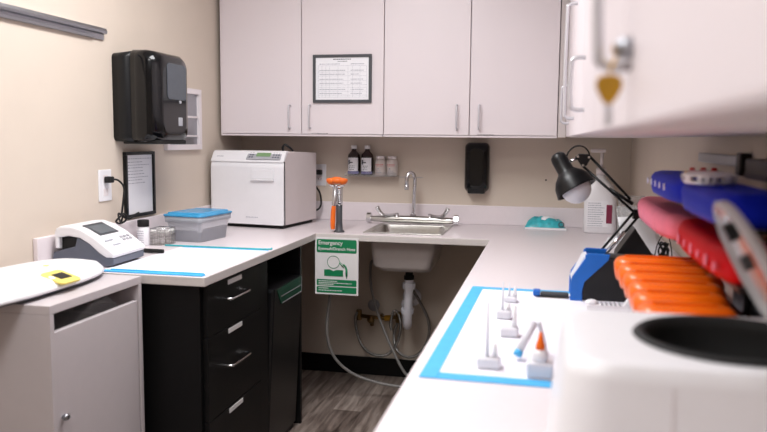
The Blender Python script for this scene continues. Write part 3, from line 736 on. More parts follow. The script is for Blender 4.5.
# grey tub with blue lid
t = thing('storage_tub', 'frosted grey plastic tub with a blue lid in front of the sterilizer', 'tub', (-1.60, 3.28, ZT))
c, s_ = math.cos(.38), math.sin(.38)
def tubloop(w, d, z, r, n=6):
    return [(p[0], p[1], z) for p in rr(-w, w, -d, d, r, 0, n)]
t.rotation_euler = (0, 0, 0)
off = Vector(t.location)
def L_(w, d, z, r): return [(x+off.x, y+off.y, z) for x, y, z in tubloop(w, d, z, r)]
b_ = loft([L_(.088, .12, ZT+.0008, .02), L_(.098, .132, ZT+.085, .022), L_(.107, .143, ZT+.087, .024), L_(.109, .145, ZT+.112, .024), L_(.104, .14, ZT+.112, .022), L_(.10, .135, ZT+.09, .02), L_(.086, .118, ZT+.006, .018)], True)
add(MB(), b_).build('tub_body', 'tubgrey', t)
b_ = loft([L_(.112, .148, ZT+.1125, .026), L_(.113, .149, ZT+.119, .026), L_(.106, .142, ZT+.121, .024), L_(.098, .132, ZT+.1205, .022), L_(.096, .13, ZT+.128, .02), L_(.085, .118, ZT+.130, .02)], True)
add(MB(), b_).build('tub_lid', 'lidblue', t)
t.scale = (.93, .95, 1.03)
t.rotation_euler = (0, 0, -.12)

# small bottle and wire basket
t = thing('reagent_bottle', 'small white-labelled bottle with a black cap next to the meter', 'bottle', (-1.705, 2.945, ZT))
MB().lathe([(0, 0), (.022, 0), (.024, .003), (.024, .078), (.02, .084), (0, .084)], (-1.705, 2.945, ZT+.0003)).build('body', 'paper', t)
MB().lathe([(0, .028), (.023, .028), (.025, .025), (.025, 0), (0, 0)], (-1.705, 2.945, ZT+.0845)).build('cap', 'rubber', t)
mb = MB()
for z in (.015, .025, .034, .044, .054, .064): dash(mb, -1.722, -1.690, ZT+z, .003, 2.9205)
mb.build('label_print', 'inkL', t)
t = thing('wire_basket', 'small silver mesh basket beside the blue-lidded tub', 'basket', (-1.655, 3.02, ZT))
mb = MB(); x0, x1, y0, y1 = -1.672, -1.60, 2.968, 3.055
nx, nz = 8, 6
for k in range(nx+1):
    x = x0+(x1-x0)*k/nx
    for y in (y0, y1): mb.tube([(x, y, ZT+.001), (x, y, ZT+.072)], .0011, 5, smooth_path=False)
for k in range(10):
    y = y0+(y1-y0)*k/9
    for x in (x0, x1): mb.tube([(x, y, ZT+.001), (x, y, ZT+.072)], .0011, 5, smooth_path=False)
for k in range(nz):
    z = ZT+.0015+.070*k/(nz-1)
    mb.tube([(x0, y0, z), (x1, y0, z), (x1, y1, z), (x0, y1, z), (x0, y0, z)], .0011, 5, smooth_path=False)
mb.build('mesh', 'steel', t)
MB().tube([(x0, y0, ZT+.073), (x1, y0, ZT+.073), (x1, y1, ZT+.073), (x0, y1, ZT+.073), (x0, y0, ZT+.073)], .0025, 6, smooth_path=False).build('rim_wire', 'chrome', t)
MB().box(x0, x1, y0, y1, ZT+.0003, ZT+.0012).build('floor_plate', 'steel', t)

# blue edged pad and the sheet on it
t = thing('absorbent_pad', 'white absorbent pad with blue edges on the left worktop', 'pad', (-1.35, 2.64, ZT))
MB().box(-1.535, -1.134, 2.352, 2.93, ZT+.0004, ZT+.0022, .0005).build('sheet', 'pad', t)
mb = MB().box(-1.535, -1.14, 2.325, 2.351, ZT+.0004, ZT+.0052, .002); mb.build('border', 'blue', t)
MB().box(-1.53, -1.14, 2.931, 2.945, ZT+.0004, ZT+.0030, .001).build('border', 'blue', t)
MB().tube([(-1.50, 2.348, ZT+.006), (-1.4, 2.346, ZT+.0068), (-1.3, 2.349, ZT+.0055), (-1.2, 2.347, ZT+.0065), (-1.145, 2.349, ZT+.006)], .0035, 6).build('fold', 'blue', t)
o = MB().box(-1.44, -1.16, 2.45, 2.88, ZT+.0025, ZT+.0034, .0002).build('paper_sheet', 'paper', loc=(-1.3, 2.66, ZT+.0025))
o.rotation_euler = (0, 0, .02)
tag(o, 'plain white sheet of paper lying on the left absorbent pad', 'paper')
o = MB().tube([(-1.62, 2.952, ZT+.004), (-1.56, 2.955, ZT+.004), (-1.18, 2.958, ZT+.004), (-1.14, 2.98, ZT+.006)], .0035, 8).build('blue_strap', 'teal', loc=None)
tag(o, 'thin blue strip curling up behind the left absorbent pad', 'strip')

for n_, d_ in (('reagent_bottle', (-.014, 0, 0)), ('wire_basket', (-.022, -.01, 0)), ('storage_tub', (.012, -.07, 0))):
    o = bpy.data.objects[n_]; o.location += Vector(d_)
# meter / analyser
t = thing('tabletop_meter', 'white and slate grey tabletop meter with a tilted screen on the left worktop', 'meter', (0, 0, 0))
# local: x length (front toward +x), y width, z up
Wm = .235
MB().prism([(.0, .022), (.004, .008), (.02, .001), (.235, .001), (.262, .010), (.262, .030), (.245, .040), (.215, .044), (.16, .085), (.11, .098), (.10, .068), (.03, .052), (.008, .045)], .004, Wm-.004, 'y', .004).build('base', 'grey', t)
arch = [(.018, .090), (.016, .112), (.022, .128), (.040, .137), (.085, .139), (.13, .128), (.18, .105), (.225, .077), (.262, .052), (.268, .044), (.262, .034), (.232, .034), (.205, .048), (.165, .078), (.125, .098), (.075, .104), (.034, .098), (.034, .060), (.018, .060)]
MB().prism(arch, 0, Wm, 'y', .006, seg=3).build('shell', 'white', t)
MB().box(.036, .118, .02, Wm-.02, .050, .097).build('recess', 'hole', t)
a = math.atan2(.105-.132, .18-.115)
mt = Matrix.Translation((.108, 0, .1365)) @ Euler((0, -a, 0)).to_matrix().to_4x4()
MB().box(0, .082, .045, .175, -.003, .0015, .001, mtx=mt).build('screen_bezel', 'greyD', t)
MB().box(.016, .075, .055, .165, .001, .0025, .0005, mtx=mt).build('screen', 'lcd2', t)
a2 = math.atan2(.062-.094, .245-.195)
mt = Matrix.Translation((.195, 0, .0975)) @ Euler((0, -a2, 0)).to_matrix().to_4x4()
mb = MB()
for x in (.012, .028):
    for y in (.14, .165, .19): mb.box(x, x+.010, y, y+.015, .0005, .0030, .0008, mtx=mt)
mb.build('buttons', 'greyL', t)
MB().box(.045, .050, .05, .10, .0002, .0014, mtx=mt).box(.018, .023, .03, .08, .0002, .0022, mtx=mt).build('print', 'inkL', t)
t.location = (-1.771, 2.392, ZT+.0002); t.rotation_euler = (0, 0, .035); t.scale = (.94, .98, 1.06)
o = MB().tube([(-1.60, 2.745, ZT+.0115), (-1.575, 2.745, ZT+.0115), (-1.56, 2.745, ZT+.0115), (-1.50, 2.745, ZT+.0115), (-1.485, 2.745, ZT+.0115)], lambda u: .009-.002*abs(u-.5), 10).build('marker_pen', 'rubber', loc=(-1.55, 2.745, ZT))
o.location.x -= .03
tag(o, 'thick black marker pen lying at the corner of the white meter', 'pen')

# baby scale
t = thing('baby_scale', 'white digital baby scale tray with a yellow display panel', 'scale', (-1.58, 1.92, ZT))
def sc_outline(g, z):
    P = []
    for k in range(48):
        a = 2*PI*k/48; c_, s2 = math.cos(a), math.sin(a)
        n_ = 3.2
        rx = .172-g; ry = .41-g
        x = rx*math.copysign(abs(c_)**(2/n_), c_); y = ry*math.copysign(abs(s2)**(2/n_), s2)
        # taper the far end
        tt = max(0, y/.41); x = x*(1-.22*tt**3)+.010*tt**2
        P.append((-1.592+x, 1.935+y*.95, z))
    return P
b_ = loft([sc_outline(.05, ZT+.002), sc_outline(.02, ZT+.006), sc_outline(.006, ZT+.014)], True)
add(MB(), b_).build('base', 'grey', t)
b_ = loft([sc_outline(.004, ZT+.0145), sc_outline(0, ZT+.019), sc_outline(.004, ZT+.028), sc_outline(.022, ZT+.044), sc_outline(.060, ZT+.053), sc_outline(.11, ZT+.056)], True)
add(MB(), b_).build('tray', 'white', t)
P = [(p[0], p[1]) for p in rr(-.052, .052, -.055, .055, .02, 0)]
mt = T(-1.446, 1.995, ZT+.0450, 0, .28, -.05) @ Matrix.Diagonal((.85, .85, 1, 1))
MB().prism(P, -.004, .0015, 'z', mtx=mt).build('display_panel', 'yellow', t)
MB().box(-.026, .020, -.022, .036, .0014, .0028, .0005, mtx=mt).build('display', 'charcoal', t)
MB().cone(mt @ Vector((-.005, -.042, .0012)), mt @ Vector((-.005, -.042, .003)), .010).build('button', 'white', t)
MB().cone((-1.575, 2.10, ZT+.0545), (-1.575, 2.10, ZT+.0572), .010).build('button', 'yellow', t)

# ------------------------------------------------------------------ back / right corner of the worktop
t = thing('wipes_packet', 'crumpled teal and white packet lying by the back wall', 'packet', (-.01, 4.08, ZT))
def pouch(mb, x0, x1, y0, y1, z, h, mi=0, n=12, seed=1):
    R = random.Random(seed); b = bmesh.new(); G = {}; Gb = {}
    for i in range(n+1):
        for j in range(7):
            u = i/n; v = j/6; k = math.sin(PI*u)**.25*math.sin(PI*v)**.5 if 0 < i < n and 0 < j < 6 else 0
            x = x0+(x1-x0)*u+R.uniform(-.003, .003); y = y0+(y1-y0)*v+R.uniform(-.002, .002)
            G[i, j] = b.verts.new((x, y, z+.004+h*k*R.uniform(.75, 1.1))); Gb[i, j] = b.verts.new((x, y, z+.0005))
    for i in range(n):
        for j in range(6):
            b.faces.new((G[i, j], G[i+1, j], G[i+1, j+1], G[i, j+1])).smooth = True
            b.faces.new((Gb[i, j], Gb[i, j+1], Gb[i+1, j+1], Gb[i+1, j])).smooth = True
    for i in range(n):
        for j in (0, 6): b.faces.new((G[i, j], G[i+1, j], Gb[i+1, j], Gb[i, j]))
    for j in range(6):
        for i in (0, n): b.faces.new((G[i, j], G[i, j+1], Gb[i, j+1], Gb[i, j]))
    bmesh.ops.recalc_face_normals(b, faces=b.faces[:])
    return mb._merge(b, mi)
pouch(MB(), -.118, .092, 4.035, 4.15, ZT, .062).build('pouch', 'teal', t)
MB().box(-.118, .10, 4.020, 4.036, ZT+.0004, ZT+.012, .003).build('seal_strip', 'paper', t)
pouch(MB(), -.05, .045, 4.07, 4.14, ZT+.047, .018, n=6, seed=5).build('opening_flap', 'paper', t)
MB().lathe([(.011, .0), (.015, .0), (.015, .003), (.011, .003), (.011, 0)], (.072, 4.034, ZT+.030), axis=(0, -1, .5)).build('emblem', 'greyD', t)

t = thing('pump_bottle', 'large white pump bottle in the back right corner behind the lamp', 'bottle', (.262, 3.99, ZT))
add(MB(), loft([[(p[0], p[1], z) for p in rr(.262-w, .262+w, 3.99-d, 3.99+d, r, 0)] for w, d, z, r in ((.074, .045, ZT+.0004, .03), (.080, .05, ZT+.01, .032), (.080, .05, ZT+.17, .034), (.072, .047, ZT+.215, .034), (.058, .040, ZT+.25, .03), (.030, .028, ZT+.275, .022), (.022, .022, ZT+.30, .02))], True)).build('body', 'white', t)
MB().lathe([(0, .035), (.02, .035), (.026, .03), (.027, 0), (0, 0)], (.262, 3.99, ZT+.3005)).build('collar', 'whitewarm', t)
MB().cone((.262, 3.99, ZT+.335), (.262, 3.99, ZT+.415), .008).box(.205, .28, 3.978, 4.002, ZT+.412, ZT+.432, .005).build('pump_head', 'whitewarm', t)
l = MB().box(.195, .30, 3.9375, 3.9395, ZT+.035, ZT+.17).build('label_sheet', 'paper', t)
mb = MB()
for k in range(11): dash(mb, .20, .262+random.uniform(.0, .02), ZT+.04+k*.0115, .004, 3.9372)
mb.build('label_print', 'inkL', l)
MB().box(.290, .318, 3.9370, 3.9385, ZT+.055, ZT+.15, .0005).build('label_block', 'maroon', l)

# ------------------------------------------------------------------ lamp
t = thing('desk_lamp', 'black spring-arm desk lamp reaching over the right worktop', 'lamp', (.19, 2.52, ZT))
MB().lathe([(0, 0), (.075, 0), (.078, .006), (.07, .018), (.03, .026), (.012, .03), (0, .03)], (.19, 2.52, ZT+.0004)).cone((.19, 2.52, ZT+.03), (.19, 2.52, ZT+.085), .009).build('base', 'blackplastic', t)
E1 = Vector((.282, 2.52, 1.160)); J0 = Vector((.165, 2.52, 1.005)); H0 = Vector((.108, 2.6, 1.318))
def arm(a, b, offv, r=.0042): return MB().tube([a+offv, b+offv], r, 8, smooth_path=False).tube([a-offv, b-offv], r, 8, smooth_path=False)
arm(J0, E1, Vector((.008, 0, -.006))).build('lower_arm', 'blackplastic', t)
mb = MB().tube([H0+Vector((.022, 0, .020)), Vector((.262, 2.55, 1.20))], .0045, 8, smooth_path=False).tube([H0+Vector((.0, 0, -.012)), Vector((.275, 2.53, 1.158))], .0045, 8, smooth_path=False)
mb.tube([Vector((.195, 2.57, 1.232)), Vector((.27, 2.55, 1.185))], .006, 8, smooth_path=False)
mb.build('upper_arm', 'blackplastic', t)
MB().tube([J0+Vector((.02, -.012, .02)), J0+(E1-J0)*.6+Vector((.008, -.012, 0))], .006, 10, smooth_path=False).build('spring', 'chrome', t)
MB().ball(J0, .016).cone(J0, (.19, 2.52, ZT+.083), .009).build('lower_joint', 'blackplastic', t)
MB().prism([(.268, 1.140), (.300, 1.146), (.296, 1.166), (.270, 1.170)], 2.508, 2.55, 'y', .002).build('elbow_bracket', 'blackplastic', t)
MB().prism([(.084, 1.336), (.096, 1.345), (.128, 1.344), (.136, 1.334), (.122, 1.306), (.108, 1.300)], 2.585, 2.612, 'y', .003).build('head_bracket', 'blackplastic', t)
mb = MB()
for x, z in ((.092, 1.336), (.128, 1.334), (.110, 1.307)): mb.cone((x, 2.583, z), (x, 2.586, z), .004)
mb.build('rivets', 'chrome', t)
MB().tube([(.094, 2.598, 1.332), (.062, 2.598, 1.316)], .0048, 8, smooth_path=False).build('swivel_pin', 'chrome', t)
MB().tube([(.055, 2.61, 1.325), (.062, 2.61, 1.350), (.085, 2.61, 1.370), (.112, 2.61, 1.368), (.128, 2.61, 1.350), (.130, 2.61, 1.335)], .0026, 8).build('cable', 'rubber', t)
ax = Vector((.066, -.03, -.112)).normalized()          # from socket to mouth
top = Vector((.024, 2.6, 1.340))
sh = MB().lathe([(0, -.006), (.016, -.004), (.025, .006), (.0275, .02), (.0275, .062), (.034, .07), (.050, .085), (.062, .105), (.068, .133), (.0695, .137), (.067, .136), (.060, .105), (.048, .088), (.03, .075), (.01, .072)], top, 32, axis=ax).build('lamp_shade', 'blackplastic', t)
MB().ball(top+ax*.132, .050).build('bulb', 'lampwhite', t)

# ------------------------------------------------------------------ blue and black dispenser
t = thing('label_dispenser', 'black tabletop box with bright blue angled side frames', 'dispenser', (.17, 2.31, ZT))
prof = [(.072, ZT+.001), (.108, ZT+.001), (.106, ZT+.028), (.112, ZT+.058), (.178, ZT+.126), (.182, ZT+.142), (.120, ZT+.144), (.112, ZT+.138), (.112, ZT+.128), (.076, ZT+.072), (.072, ZT+.05)]
MB().prism(prof, 2.255, 2.268, 'y', .002).build('side_frame', 'blueB', t)
MB().prism(prof, 2.372, 2.385, 'y', .002).build('side_frame', 'blueB', t)
MB().prism([(.100, ZT+.001), (.305, ZT+.001), (.310, ZT+.128), (.178, ZT+.132), (.110, ZT+.066)], 2.2685, 2.3715, 'y', .003).build('housing', 'black2', t)
MB().prism([(.074, ZT+.062), (.1085, ZT+.066), (.135, ZT+.100), (.118, ZT+.134), (.108, ZT+.130)], 2.2685, 2.3715, 'y', .002).build('front_cover', 'frost', t)
t = thing('hand_tool', 'small dark tool with a blue tip lying beside the blue and black box', 'tool', (.02, 2.30, ZT))
MB().box(-.014, .069, 2.288, 2.312, ZT+.0030, ZT+.015, .004).build('shaft', 'greyD', t)
MB().box(-.036, -.0145, 2.284, 2.316, ZT+.0030, ZT+.021, .004).build('tip', 'blueB', t)
MB().box(-.028, .0695, 2.268, 2.287, ZT+.0008, ZT+.004, .001).build('guard', 'steel', t)
t = thing('bracket_rail', 'white notched plastic bracket standing in front of the blue and black box', 'bracket', (.17, 2.15, ZT))
MB().box(.113, .232, 2.135, 2.165, ZT+.0008, ZT+.018, .004).build('bar', 'white', t)
MB().ball((.128, 2.15, ZT+.021), .017, (1.1, .9, .55)).build('thumb_pad', 'white', t)
mb = MB()
for k in range(5): mb.box(.153+k*.012, .157+k*.012, 2.134, 2.166, ZT+.018, ZT+.023, .001)
mb.build('notches', 'greyL', t)
MB().prism([(.214, ZT+.018), (.232, ZT+.018), (.229, ZT+.034), (.224, ZT+.036)], 2.137, 2.163, 'y', .002).build('end_fin', 'white', t)

# ------------------------------------------------------------------ clutter by the right wall
o = MB().prism([(.225, ZT+.001), (.405, ZT+.001), (.405, ZT+.055), (.355, ZT+.085), (.292, ZT+.178), (.236, ZT+.09)], 2.66, 2.76, 'y', .003).build('instrument_stand', 'black2', loc=(.3, 2.71, ZT))
tag(o, 'black angular stand behind the desk lamp by the right wall', 'stand')
R = random.Random(11)
def leaning(name, x0, x1, y, z0, w, h, m, label, cat, rz, tilt, group=None):
    """thin sheet leaning back toward the right wall"""
    mb = MB(); n = 8; b = bmesh.new(); V = {}
    for i in range(n+1):
        for j in range(n+1):
            V[i, j] = b.verts.new((w*(i/n-.5), .006*math.sin(i*1.3+j*.9)+.003*R.random(), h*j/n))
    for i in range(n):
        for j in range(n): b.faces.new((V[i, j], V[i+1, j], V[i+1, j+1], V[i, j+1])).smooth = True
    g = bmesh.ops.extrude_face_region(b, geom=b.faces[:])
    for v in g['geom']:
        if isinstance(v, bmesh.types.BMVert): v.co.y += .0015
    bmesh.ops.recalc_face_normals(b, faces=b.faces[:])
    mb._merge(b)
    o = mb.build(name, m, loc=None); o.location = (x0, y, z0); o.rotation_euler = (tilt, 0, rz)
    tag(o, label, cat, group)
    return o
leaning('instruction_sheet', .345, 0, 2.85, ZT+.004, .15, .20, 'paper', 'white sheet leaning behind the black stand near the right wall', 'paper', .25, -.32)
leaning('clear_pouch', .350, 0, 3.30, ZT+.004, .11, .24, 'film', 'clear pouch standing upright, just right of the white pump bottle', 'pouch', .1, -.15, 'clear pouches by the right wall')
leaning('clear_pouch', .345, 0, 3.16, ZT+.004, .12, .20, 'film', 'middle one of the three clear pouches by the right wall', 'pouch', -.15, -.22, 'clear pouches by the right wall')
leaning('clear_pouch', .335, 0, 3.02, ZT+.004, .13, .22, 'film', 'crinkled clear pouch standing right behind the white leaning sheet', 'pouch', .2, -.2, 'clear pouches by the right wall')
o = MB()
o = pouch(o, .255, .40, 3.42, 3.56, ZT, .05, seed=9).build('gauze_pack', 'paper', loc=None)
tag(o, 'low white paper pack lying by the right wall behind the clear pouches', 'packet')
# wire tool rest with coiled black cord
t = thing('wire_rest', 'thin black wire rest with a knotted black cord near the right wall', 'rack', (.34, 2.44, ZT))
MB().box(.318, .392, 2.41, 2.47, ZT+.0004, ZT+.006, .002).build('base', 'blackplastic', t)
MB().tube([(.325, 2.44, ZT+.005), (.327, 2.44, ZT+.09), (.335, 2.44, ZT+.15), (.350, 2.44, ZT+.185), (.356, 2.44, ZT+.20), (.368, 2.44, ZT+.18), (.380, 2.44, ZT+.12), (.384, 2.44, ZT+.005)], .0018, 6).build('wire_frame', 'blackplastic', t)
pts = []
for k in range(22):
    a = k*2.1; pts.append((.353+.014*math.sin(a)+.004*math.sin(k*.7), 2.43+.006*math.cos(a*1.3), ZT+.13+.024*math.cos(a*.83)+.012*math.sin(k*1.9)))
pts += [(.345, 2.43, ZT+.10), (.340, 2.43, ZT+.06), (.350, 2.43, ZT+.03), (.36, 2.43, ZT+.012)]
MB().tube(pts, .0026, 6, sub=5).build('cord', 'rubber', t)

# ------------------------------------------------------------------ tiered rack with coloured trays
t = thing('tiered_rack', 'black tiered rack against the right wall carrying coloured trays', 'rack', (.39, 1.7, ZT))
for y in (1.235, 1.60, 2.02):
    MB().box(.388, .402, y-.007, y+.007, ZT+.0005, 1.30, .002).build('post', 'blackplastic', t)
for z, ya, yb, xa in ((1.050, 1.225, 2.02, .19), (1.166, 1.225, 2.42, .29), (1.2555, 1.225, 2.20, .29)):
    mb = MB().box(.374, .387, ya, yb, z-.007, z, .001).box(xa, xa+.010, ya, yb, z-.007, z, .001)
    for y in (ya+.006, 1.60, yb-.006): mb.box(xa+.0101, .3739, y-.005, y+.005, z-.007, z, .001)
    mb.build('shelf_frame', 'blackplastic', t)
MB().box(.403, .4045, 1.225, 1.75, .945, 1.16).build('back_sheet', 'black2', t)
def tray_mesh(L, w, h, mname, holes=None, name='tray_shell', parent=None, nexp=3.4, NU=28, slope=0):
    """rounded shell tray, closed on top, open below; holes = which columns of the side band are cut out"""
    b = bmesh.new(); V = {}
    def outline(g, z):
        P = []
        for k in range(NU):
            a = 2*PI*k/NU; c_, s2 = math.cos(a), math.sin(a)
            x = (L/2-g)*math.copysign(abs(c_)**(2/nexp), c_); y = (w/2-g)*math.copysign(abs(s2)**(2/nexp), s2)
            P.append((x, y, z*(1+slope*x/(L/2))))
        return P
    levels = [(.006, 0), (.003, h*.2), (.001, h*.42), (0, h*.62), (.003, h*.80), (.010, h*.94), (.022, h)]
    for j, (g, z) in enumerate(levels):
        for i, p in enumerate(outline(g, z)): V[i, j] = b.verts.new(p)
    for j in range(len(levels)-1):
        for i in range(NU):
            if holes and j in (1, 2) and holes(i) : continue
            b.faces.new((V[i, j], V[(i+1) % NU, j], V[(i+1) % NU, j+1], V[i, j+1])).smooth = True
    b.faces.new([V[i, len(levels)-1] for i in range(NU)])
    bmesh.ops.recalc_face_normals(b, faces=b.faces[:])
    o = add(MB(), b).build(name, mname, parent)
    sm = o.modifiers.new('s', 'SOLIDIFY'); sm.thickness = .0022; sm.offset = -1
    return o
# orange shells on the bottom tier, nested one behind the other
OR = [(1.915, .275, .222), (1.805, .272, .215), (1.695, .268, .205), (1.585, .258, .185), (1.475, .248, .172), (1.365, .242, .168), (1.255, .236, .165)]
where = ['farthest orange tray, at the back of the orange row', 'second orange tray from the back of the row', 'third orange tray from the back of the row', 'middle orange tray of the row of seven',
         'third orange tray counted from the white machine', 'second orange tray counted from the white machine', 'nearest orange tray, right behind the white machine']
for (y, x, L), w in zip(OR, where):
    r = thing('impression_tray', w, 'tray', (0, 0, 0), 'orange trays on the bottom tier')
    tray_mesh(L, .108, .056, 'orange', parent=r, NU=32)
    MB().box(-L/2+.025, L/2-.035, -.004, .004, .0555, .060, .0015).build('ridge', 'orange', r)
    r.location = (x, y, 1.0505)
# long trays on the upper tiers
def long_tray(x0, x1, y0, y1, z, h, m, name, label, dots=0, dm='sign'):
    r = thing(name, label, 'tray', (0, 0, 0))
    o = tray_mesh(x1-x0, y1-y0, h, m, None, 'tray_shell', r, 3.6, 48)
    r.location = ((x0+x1)/2, (y0+y1)/2, z)
    if dots:
        for k in range(dots):
            y = y1-.06-k*.075
            MB().cone((x0-.0015, y, z+h*.52), (x0+.002, y, z+h*.52), .008, seg=14).build('bright_hole', 'pad', r)
    return r
def frontdots(x0, xs, y, z, parent):
    for x in xs: MB().cone((x, y-.002, z), (x, y+.003, z), .006, seg=14).build('bright_hole', 'pad', parent)
r = long_tray(.258, .378, 1.232, 1.68, 1.256, .054, 'royal', 'long_tray', 'near royal blue tray on the top tier, under the white tray')
r['group'] = 'royal blue trays on the top tier'
r = long_tray(.262, .386, 1.69, 2.20, 1.256, .054, 'royal', 'long_tray', 'far royal blue tray on the top tier, with small pale holes', 5)
r['group'] = 'royal blue trays on the top tier'
r = long_tray(.268, .378, 1.232, 1.76, 1.1665, .056, 'red', 'long_tray', 'red tray on the middle tier below the blue trays')
for k in range(6):
    y = 1.30+k*.07; MB().cone((.2665, y, 1.1665+.020), (.270, y, 1.1665+.020), .008+.003*(k % 2), seg=12).build('pale_spot', 'pink', r)
long_tray(.254, .378, 1.775, 2.42, 1.1665, .056, 'pink', 'long_tray', 'pink tray at the far end of the middle tier')
o = tray_mesh(.075, .11, .024, 'white', lambda i: i % 2 == 0, 'perforated_tray'); o.location = (.292, 1.50, 1.3105); o.rotation_euler = (0, 0, .35)
tag(o, 'white perforated tray lying on top of the near blue tray', 'tray')
t = thing('bur_block', 'small yellow block with dark red caps on top of the far blue tray', 'block', (.335, 1.80, 1.3105))
MB().box(.30, .375, 1.785, 1.815, 1.3105, 1.324, .002).build('block', 'yellowP', t)
for x in (.315, .338, .361):
    MB().cone((x, 1.80, 1.324), (x, 1.80, 1.331), .007, .005).build('cap', 'red', t)
# bar and holder on the wall behind the rack
t = thing('wall_bar', 'grey metal bar on the right wall behind the far blue tray', 'bar', (XR, 2.0, 1.35))
MB().box(XR-.016, XR-.001, 1.78, 2.26, 1.334, 1.358, .002).build('bar', 'alu', t)
MB().box(XR-.026, XR-.001, 1.74, 1.779, 1.316, 1.366, .005).build('end_clamp', 'blackplastic', t)
t = thing('wall_holder', 'long black holder on the right wall above the blue trays', 'holder', (XR, 1.3, 1.33))
MB().box(XR-.034, XR-.001, .95, 1.66, 1.315, 1.356, .004).build('holder_body', 'black2', t)
MB().box(XR-.040, XR-.0345, .97, 1.64, 1.318, 1.326, .001).build('lip', 'charcoal', t)

# ------------------------------------------------------------------ right pad and bits on it
t = thing('absorbent_pad', 'white absorbent pad with blue edges on the right worktop', 'pad', (0, 1.9, ZT))
MB().box(-.200, .30, 1.475, 2.355, ZT+.0004, ZT+.0018, .0004).build('sheet', 'pad', t)
MB().box(-.236, -.2003, 1.435, 2.392, ZT+.0004, ZT+.0026, .0008).build('border', 'blue', t)
MB().box(-.2000, .30, 1.435, 1.4747, ZT+.0004, ZT+.0024, .0008).build('border', 'blue', t)
MB().box(-.2000, .30, 2.3553, 2.390, ZT+.0004, ZT+.0024, .0008).build('border', 'blue', t)
t.rotation_euler = (0, 0, -.013)
ZP = ZT+.0021
def stand(x, y, label, tip=.10, tip2=.04, w=.026, h=.022):
    t = thing('tip_stand', label, 'stand', (x, y, ZP), 'small clear stands on the right pad')
    MB().box(x-w, x+w, y-.018, y+.018, ZP, ZP+h, .005).build('block', 'frost', t)
    if tip: MB().cone((x-.004, y, ZP+h), (x-.004, y, ZP+h+tip), .0042, .0016, 10).build('needle', 'frost', t)
    if tip2: MB().cone((x+.012, y, ZP+h), (x+.012, y, ZP+h+tip2), .0065, .003, 10).build('nozzle', 'white', t)
    return t
stand(-.110, 1.535, 'clear stand with a tall thin needle, nearest the blue border', .115, .03, .024)
stand(-.105, 1.98, 'clear stand with a short needle, second row from the back', .075, .02, .02)
stand(-.082, 1.80, 'clear stand with one stubby nozzle in the middle of the pad', 0, .055, .022)
stand(-.098, 2.19, 'small clear stand at the far edge of the right pad', .04, .03, .018, .016)
t = thing('glue_bottle', 'small white bottle with an orange nozzle standing on a clear block', 'bottle', (-.005, 1.50, ZP))
MB().box(-.032, .020, 1.478, 1.516, ZP, ZP+.032, .005).build('block', 'frost', t)
MB().lathe([(0, 0), (.015, 0), (.016, .003), (.016, .018), (.010, .024), (0, .024)], (-.006, 1.497, ZP+.0322)).build('bottle_body', 'white', t)
MB().lathe([(0, .034), (.003, .034), (.005, .022), (.0095, .006), (.0095, 0), (0, 0)], (-.006, 1.497, ZP+.0565)).build('nozzle', 'orange', t)
t = thing('dispensing_syringe', 'clear syringe with a blue end leaning beside the orange nozzle', 'syringe', (-.03, 1.62, ZP))
d0 = Vector((-.055, 1.60, ZP+.010)); d1 = Vector((-.022, 1.64, ZP+.075))
MB().cone(d0+(d1-d0)*.14, d1, .0085, .0085).build('barrel', 'frost', t)
MB().cone(d0, d0+(d1-d0)*.14, .0095, .0095).build('blue_end', 'blue', t)
MB().tube([d1+Vector((.010, .004, .0)), Vector((.0, 1.66, ZP+.03)), Vector((.004, 1.665, ZP+.004))], .005, 8).build('rest_leg', 'frost', t)
t = thing('clear_vial', 'tall frosted vial standing on the pad by the white machine', 'vial', (.05, 1.42, ZP))
MB().lathe([(0, 0), (.009, 0), (.010, .003), (.010, .05), (.006, .06), (.004, .085), (0, .086)], (.035, 1.40, ZT+.003)).build('vial_body', 'frost', t)
MB().lathe([(0, 0), (.012, 0), (.012, .01), (0, .01)], (.035, 1.40, ZT+.030)).build('ring', 'greyL', t)

# ------------------------------------------------------------------ white machine in the foreground
t = thing('white_machine', 'large white machine with a round black opening in the right foreground', 'machine', (.21, 1.0, ZT))
def mloop(x0, x1, y0, y1, z, r):
    P = rr(x0, x1, y0, y1, r, z, 6); Q = []
    for i, p in enumerate(P):
        q = P[(i+1) % len(P)]; Q.append(p)
        if i % 7 == 6:                       # straight side: add points so the round opening stays round
            for k in range(1, 12): Q.append(tuple(p[c]+(q[c]-p[c])*k/12 for c in range(3)))
    return Q
ZM = 1.143
b_ = loft([mloop(.004, .402, .815, 1.160, ZT+.006, .05), mloop(.012, .402, .825, 1.150, 1.02, .05), mloop(.024, .400, .838, 1.142, ZM-.02, .05), mloop(.028, .398, .842, 1.138, ZM-.008, .05), mloop(.036, .392, .850, 1.130, ZM-.001, .045), mloop(.048, .382, .862, 1.124, ZM, .04)], True, False)
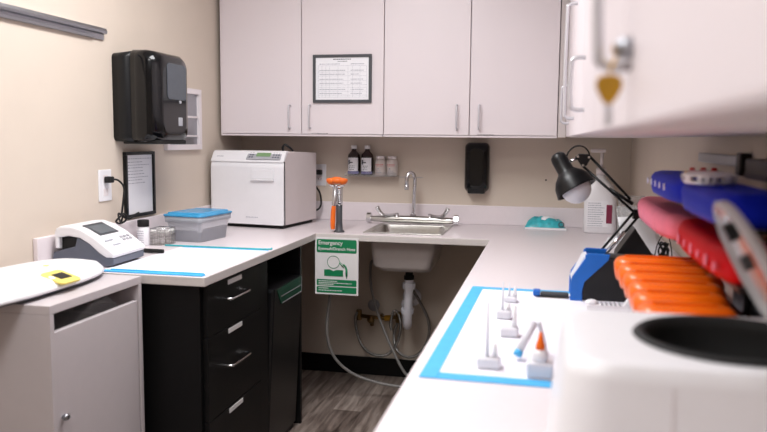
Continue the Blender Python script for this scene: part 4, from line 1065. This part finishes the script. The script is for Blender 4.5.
# top face with a round hole
CX, CY, RH = .229, .990, .112
topl = [v for v in b_.verts if abs(v.co.z-ZM) < 1e-5]
topl.sort(key=lambda v: math.atan2(v.co.y-CY, v.co.x-CX))
ringv = []
for v in topl:
    a = math.atan2(v.co.y-CY, v.co.x-CX); ringv.append(b_.verts.new((CX+RH*math.cos(a), CY+RH*math.sin(a), ZM)))
n = len(topl)
for k in range(n): b_.faces.new((topl[k], topl[(k+1) % n], ringv[(k+1) % n], ringv[k]))
bmesh.ops.recalc_face_normals(b_, faces=b_.faces[:])
body = add(MB(), b_).build('housing', 'white', t)
soft(body, 35)
MB().lathe([(RH-.003, -.004), (RH+.006, .0015), (RH+.002, .005), (RH-.004, .006), (RH-.010, .003), (RH-.012, -.01), (RH-.016, -.12), (.0, -.125)], (CX, CY, ZM), 48).build('bowl', 'rubber', t)
MB().prism([(.8135, ZT+.012), (.8235, 1.02), (.8365, ZM-.020), (.8385, ZM-.020), (.827, 1.02), (.818, ZT+.012)], .1385, .1395, 'x').build('panel_seam', 'whiteside', t)
for x, y in ((.05, .86), (.36, .86), (.05, 1.12), (.36, 1.12)):
    MB().cone((x, y, ZT+.0003), (x, y, ZT+.0058), .012).build('foot', 'rubber', t)
# clear hinged lid standing open
lc = Vector((.250, .985, 1.236)); u = Vector((-.45, 0, .893)).normalized(); nrm = Vector((u.z, 0, -u.x))
ld = MB().lathe([(.0, .006), (.085, .005), (.098, .001), (.101, -.006), (.097, -.008), (.094, -.002), (.08, .002), (0, .003)], lc, 40, axis=nrm, sy=.9).build('clear_lid', 'lidclear', t)
MB().lathe([(.084, .007), (.100, .0045), (.103, -.006), (.099, -.008)], lc, 40, axis=nrm, sy=.9).build('lid_rim', 'lidrim', t)
MB().cone(lc+u*.052-nrm*.0, lc+u*.052-nrm*.014, .012).build('lid_knob', 'blackplastic', t)
MB().cone(lc+u*.010-nrm*.0, lc+u*.010-nrm*.012, .010).build('vent_plug', 'greyD', t)
hp = lc-u*.098
MB().box(hp.x-.012, .352, .965, 1.005, ZM+.004, ZM+.016, .003).box(.338, .352, .965, 1.005, ZM-.0005, ZM+.005).build('hinge_arm', 'greyD', t)

# ------------------------------------------------------------------ camera
cam = bpy.data.cameras.new('camera'); cam.sensor_width = 36; cam.lens = 750/767*36
co = bpy.data.objects.new('camera', cam); COL.objects.link(co)
Rm = Matrix(((0.97642505, -0.03086341, 0.21363887), (0.215671, 0.09844442, -0.97149098), (0.00895197, 0.99466384, 0.10277994)))
m4 = Rm.to_4x4(); m4.translation = (0, 0, 1.39)
co.matrix_world = m4
cam.clip_start = .01
cam.dof.use_dof = True; cam.dof.focus_distance = 3.4; cam.dof.aperture_fstop = 2.8
scn.camera = co

w = bpy.data.worlds.new('world'); scn.world = w; w.use_nodes = True
w.node_tree.nodes['Background'].inputs[0].default_value = (.9, .9, 1, 1)
w.node_tree.nodes['Background'].inputs[1].default_value = .3
vs = scn.view_settings
vs.view_transform = 'Standard'; vs.look = 'None'; vs.gamma = 1; vs.use_curve_mapping = False
vs.exposure = .56
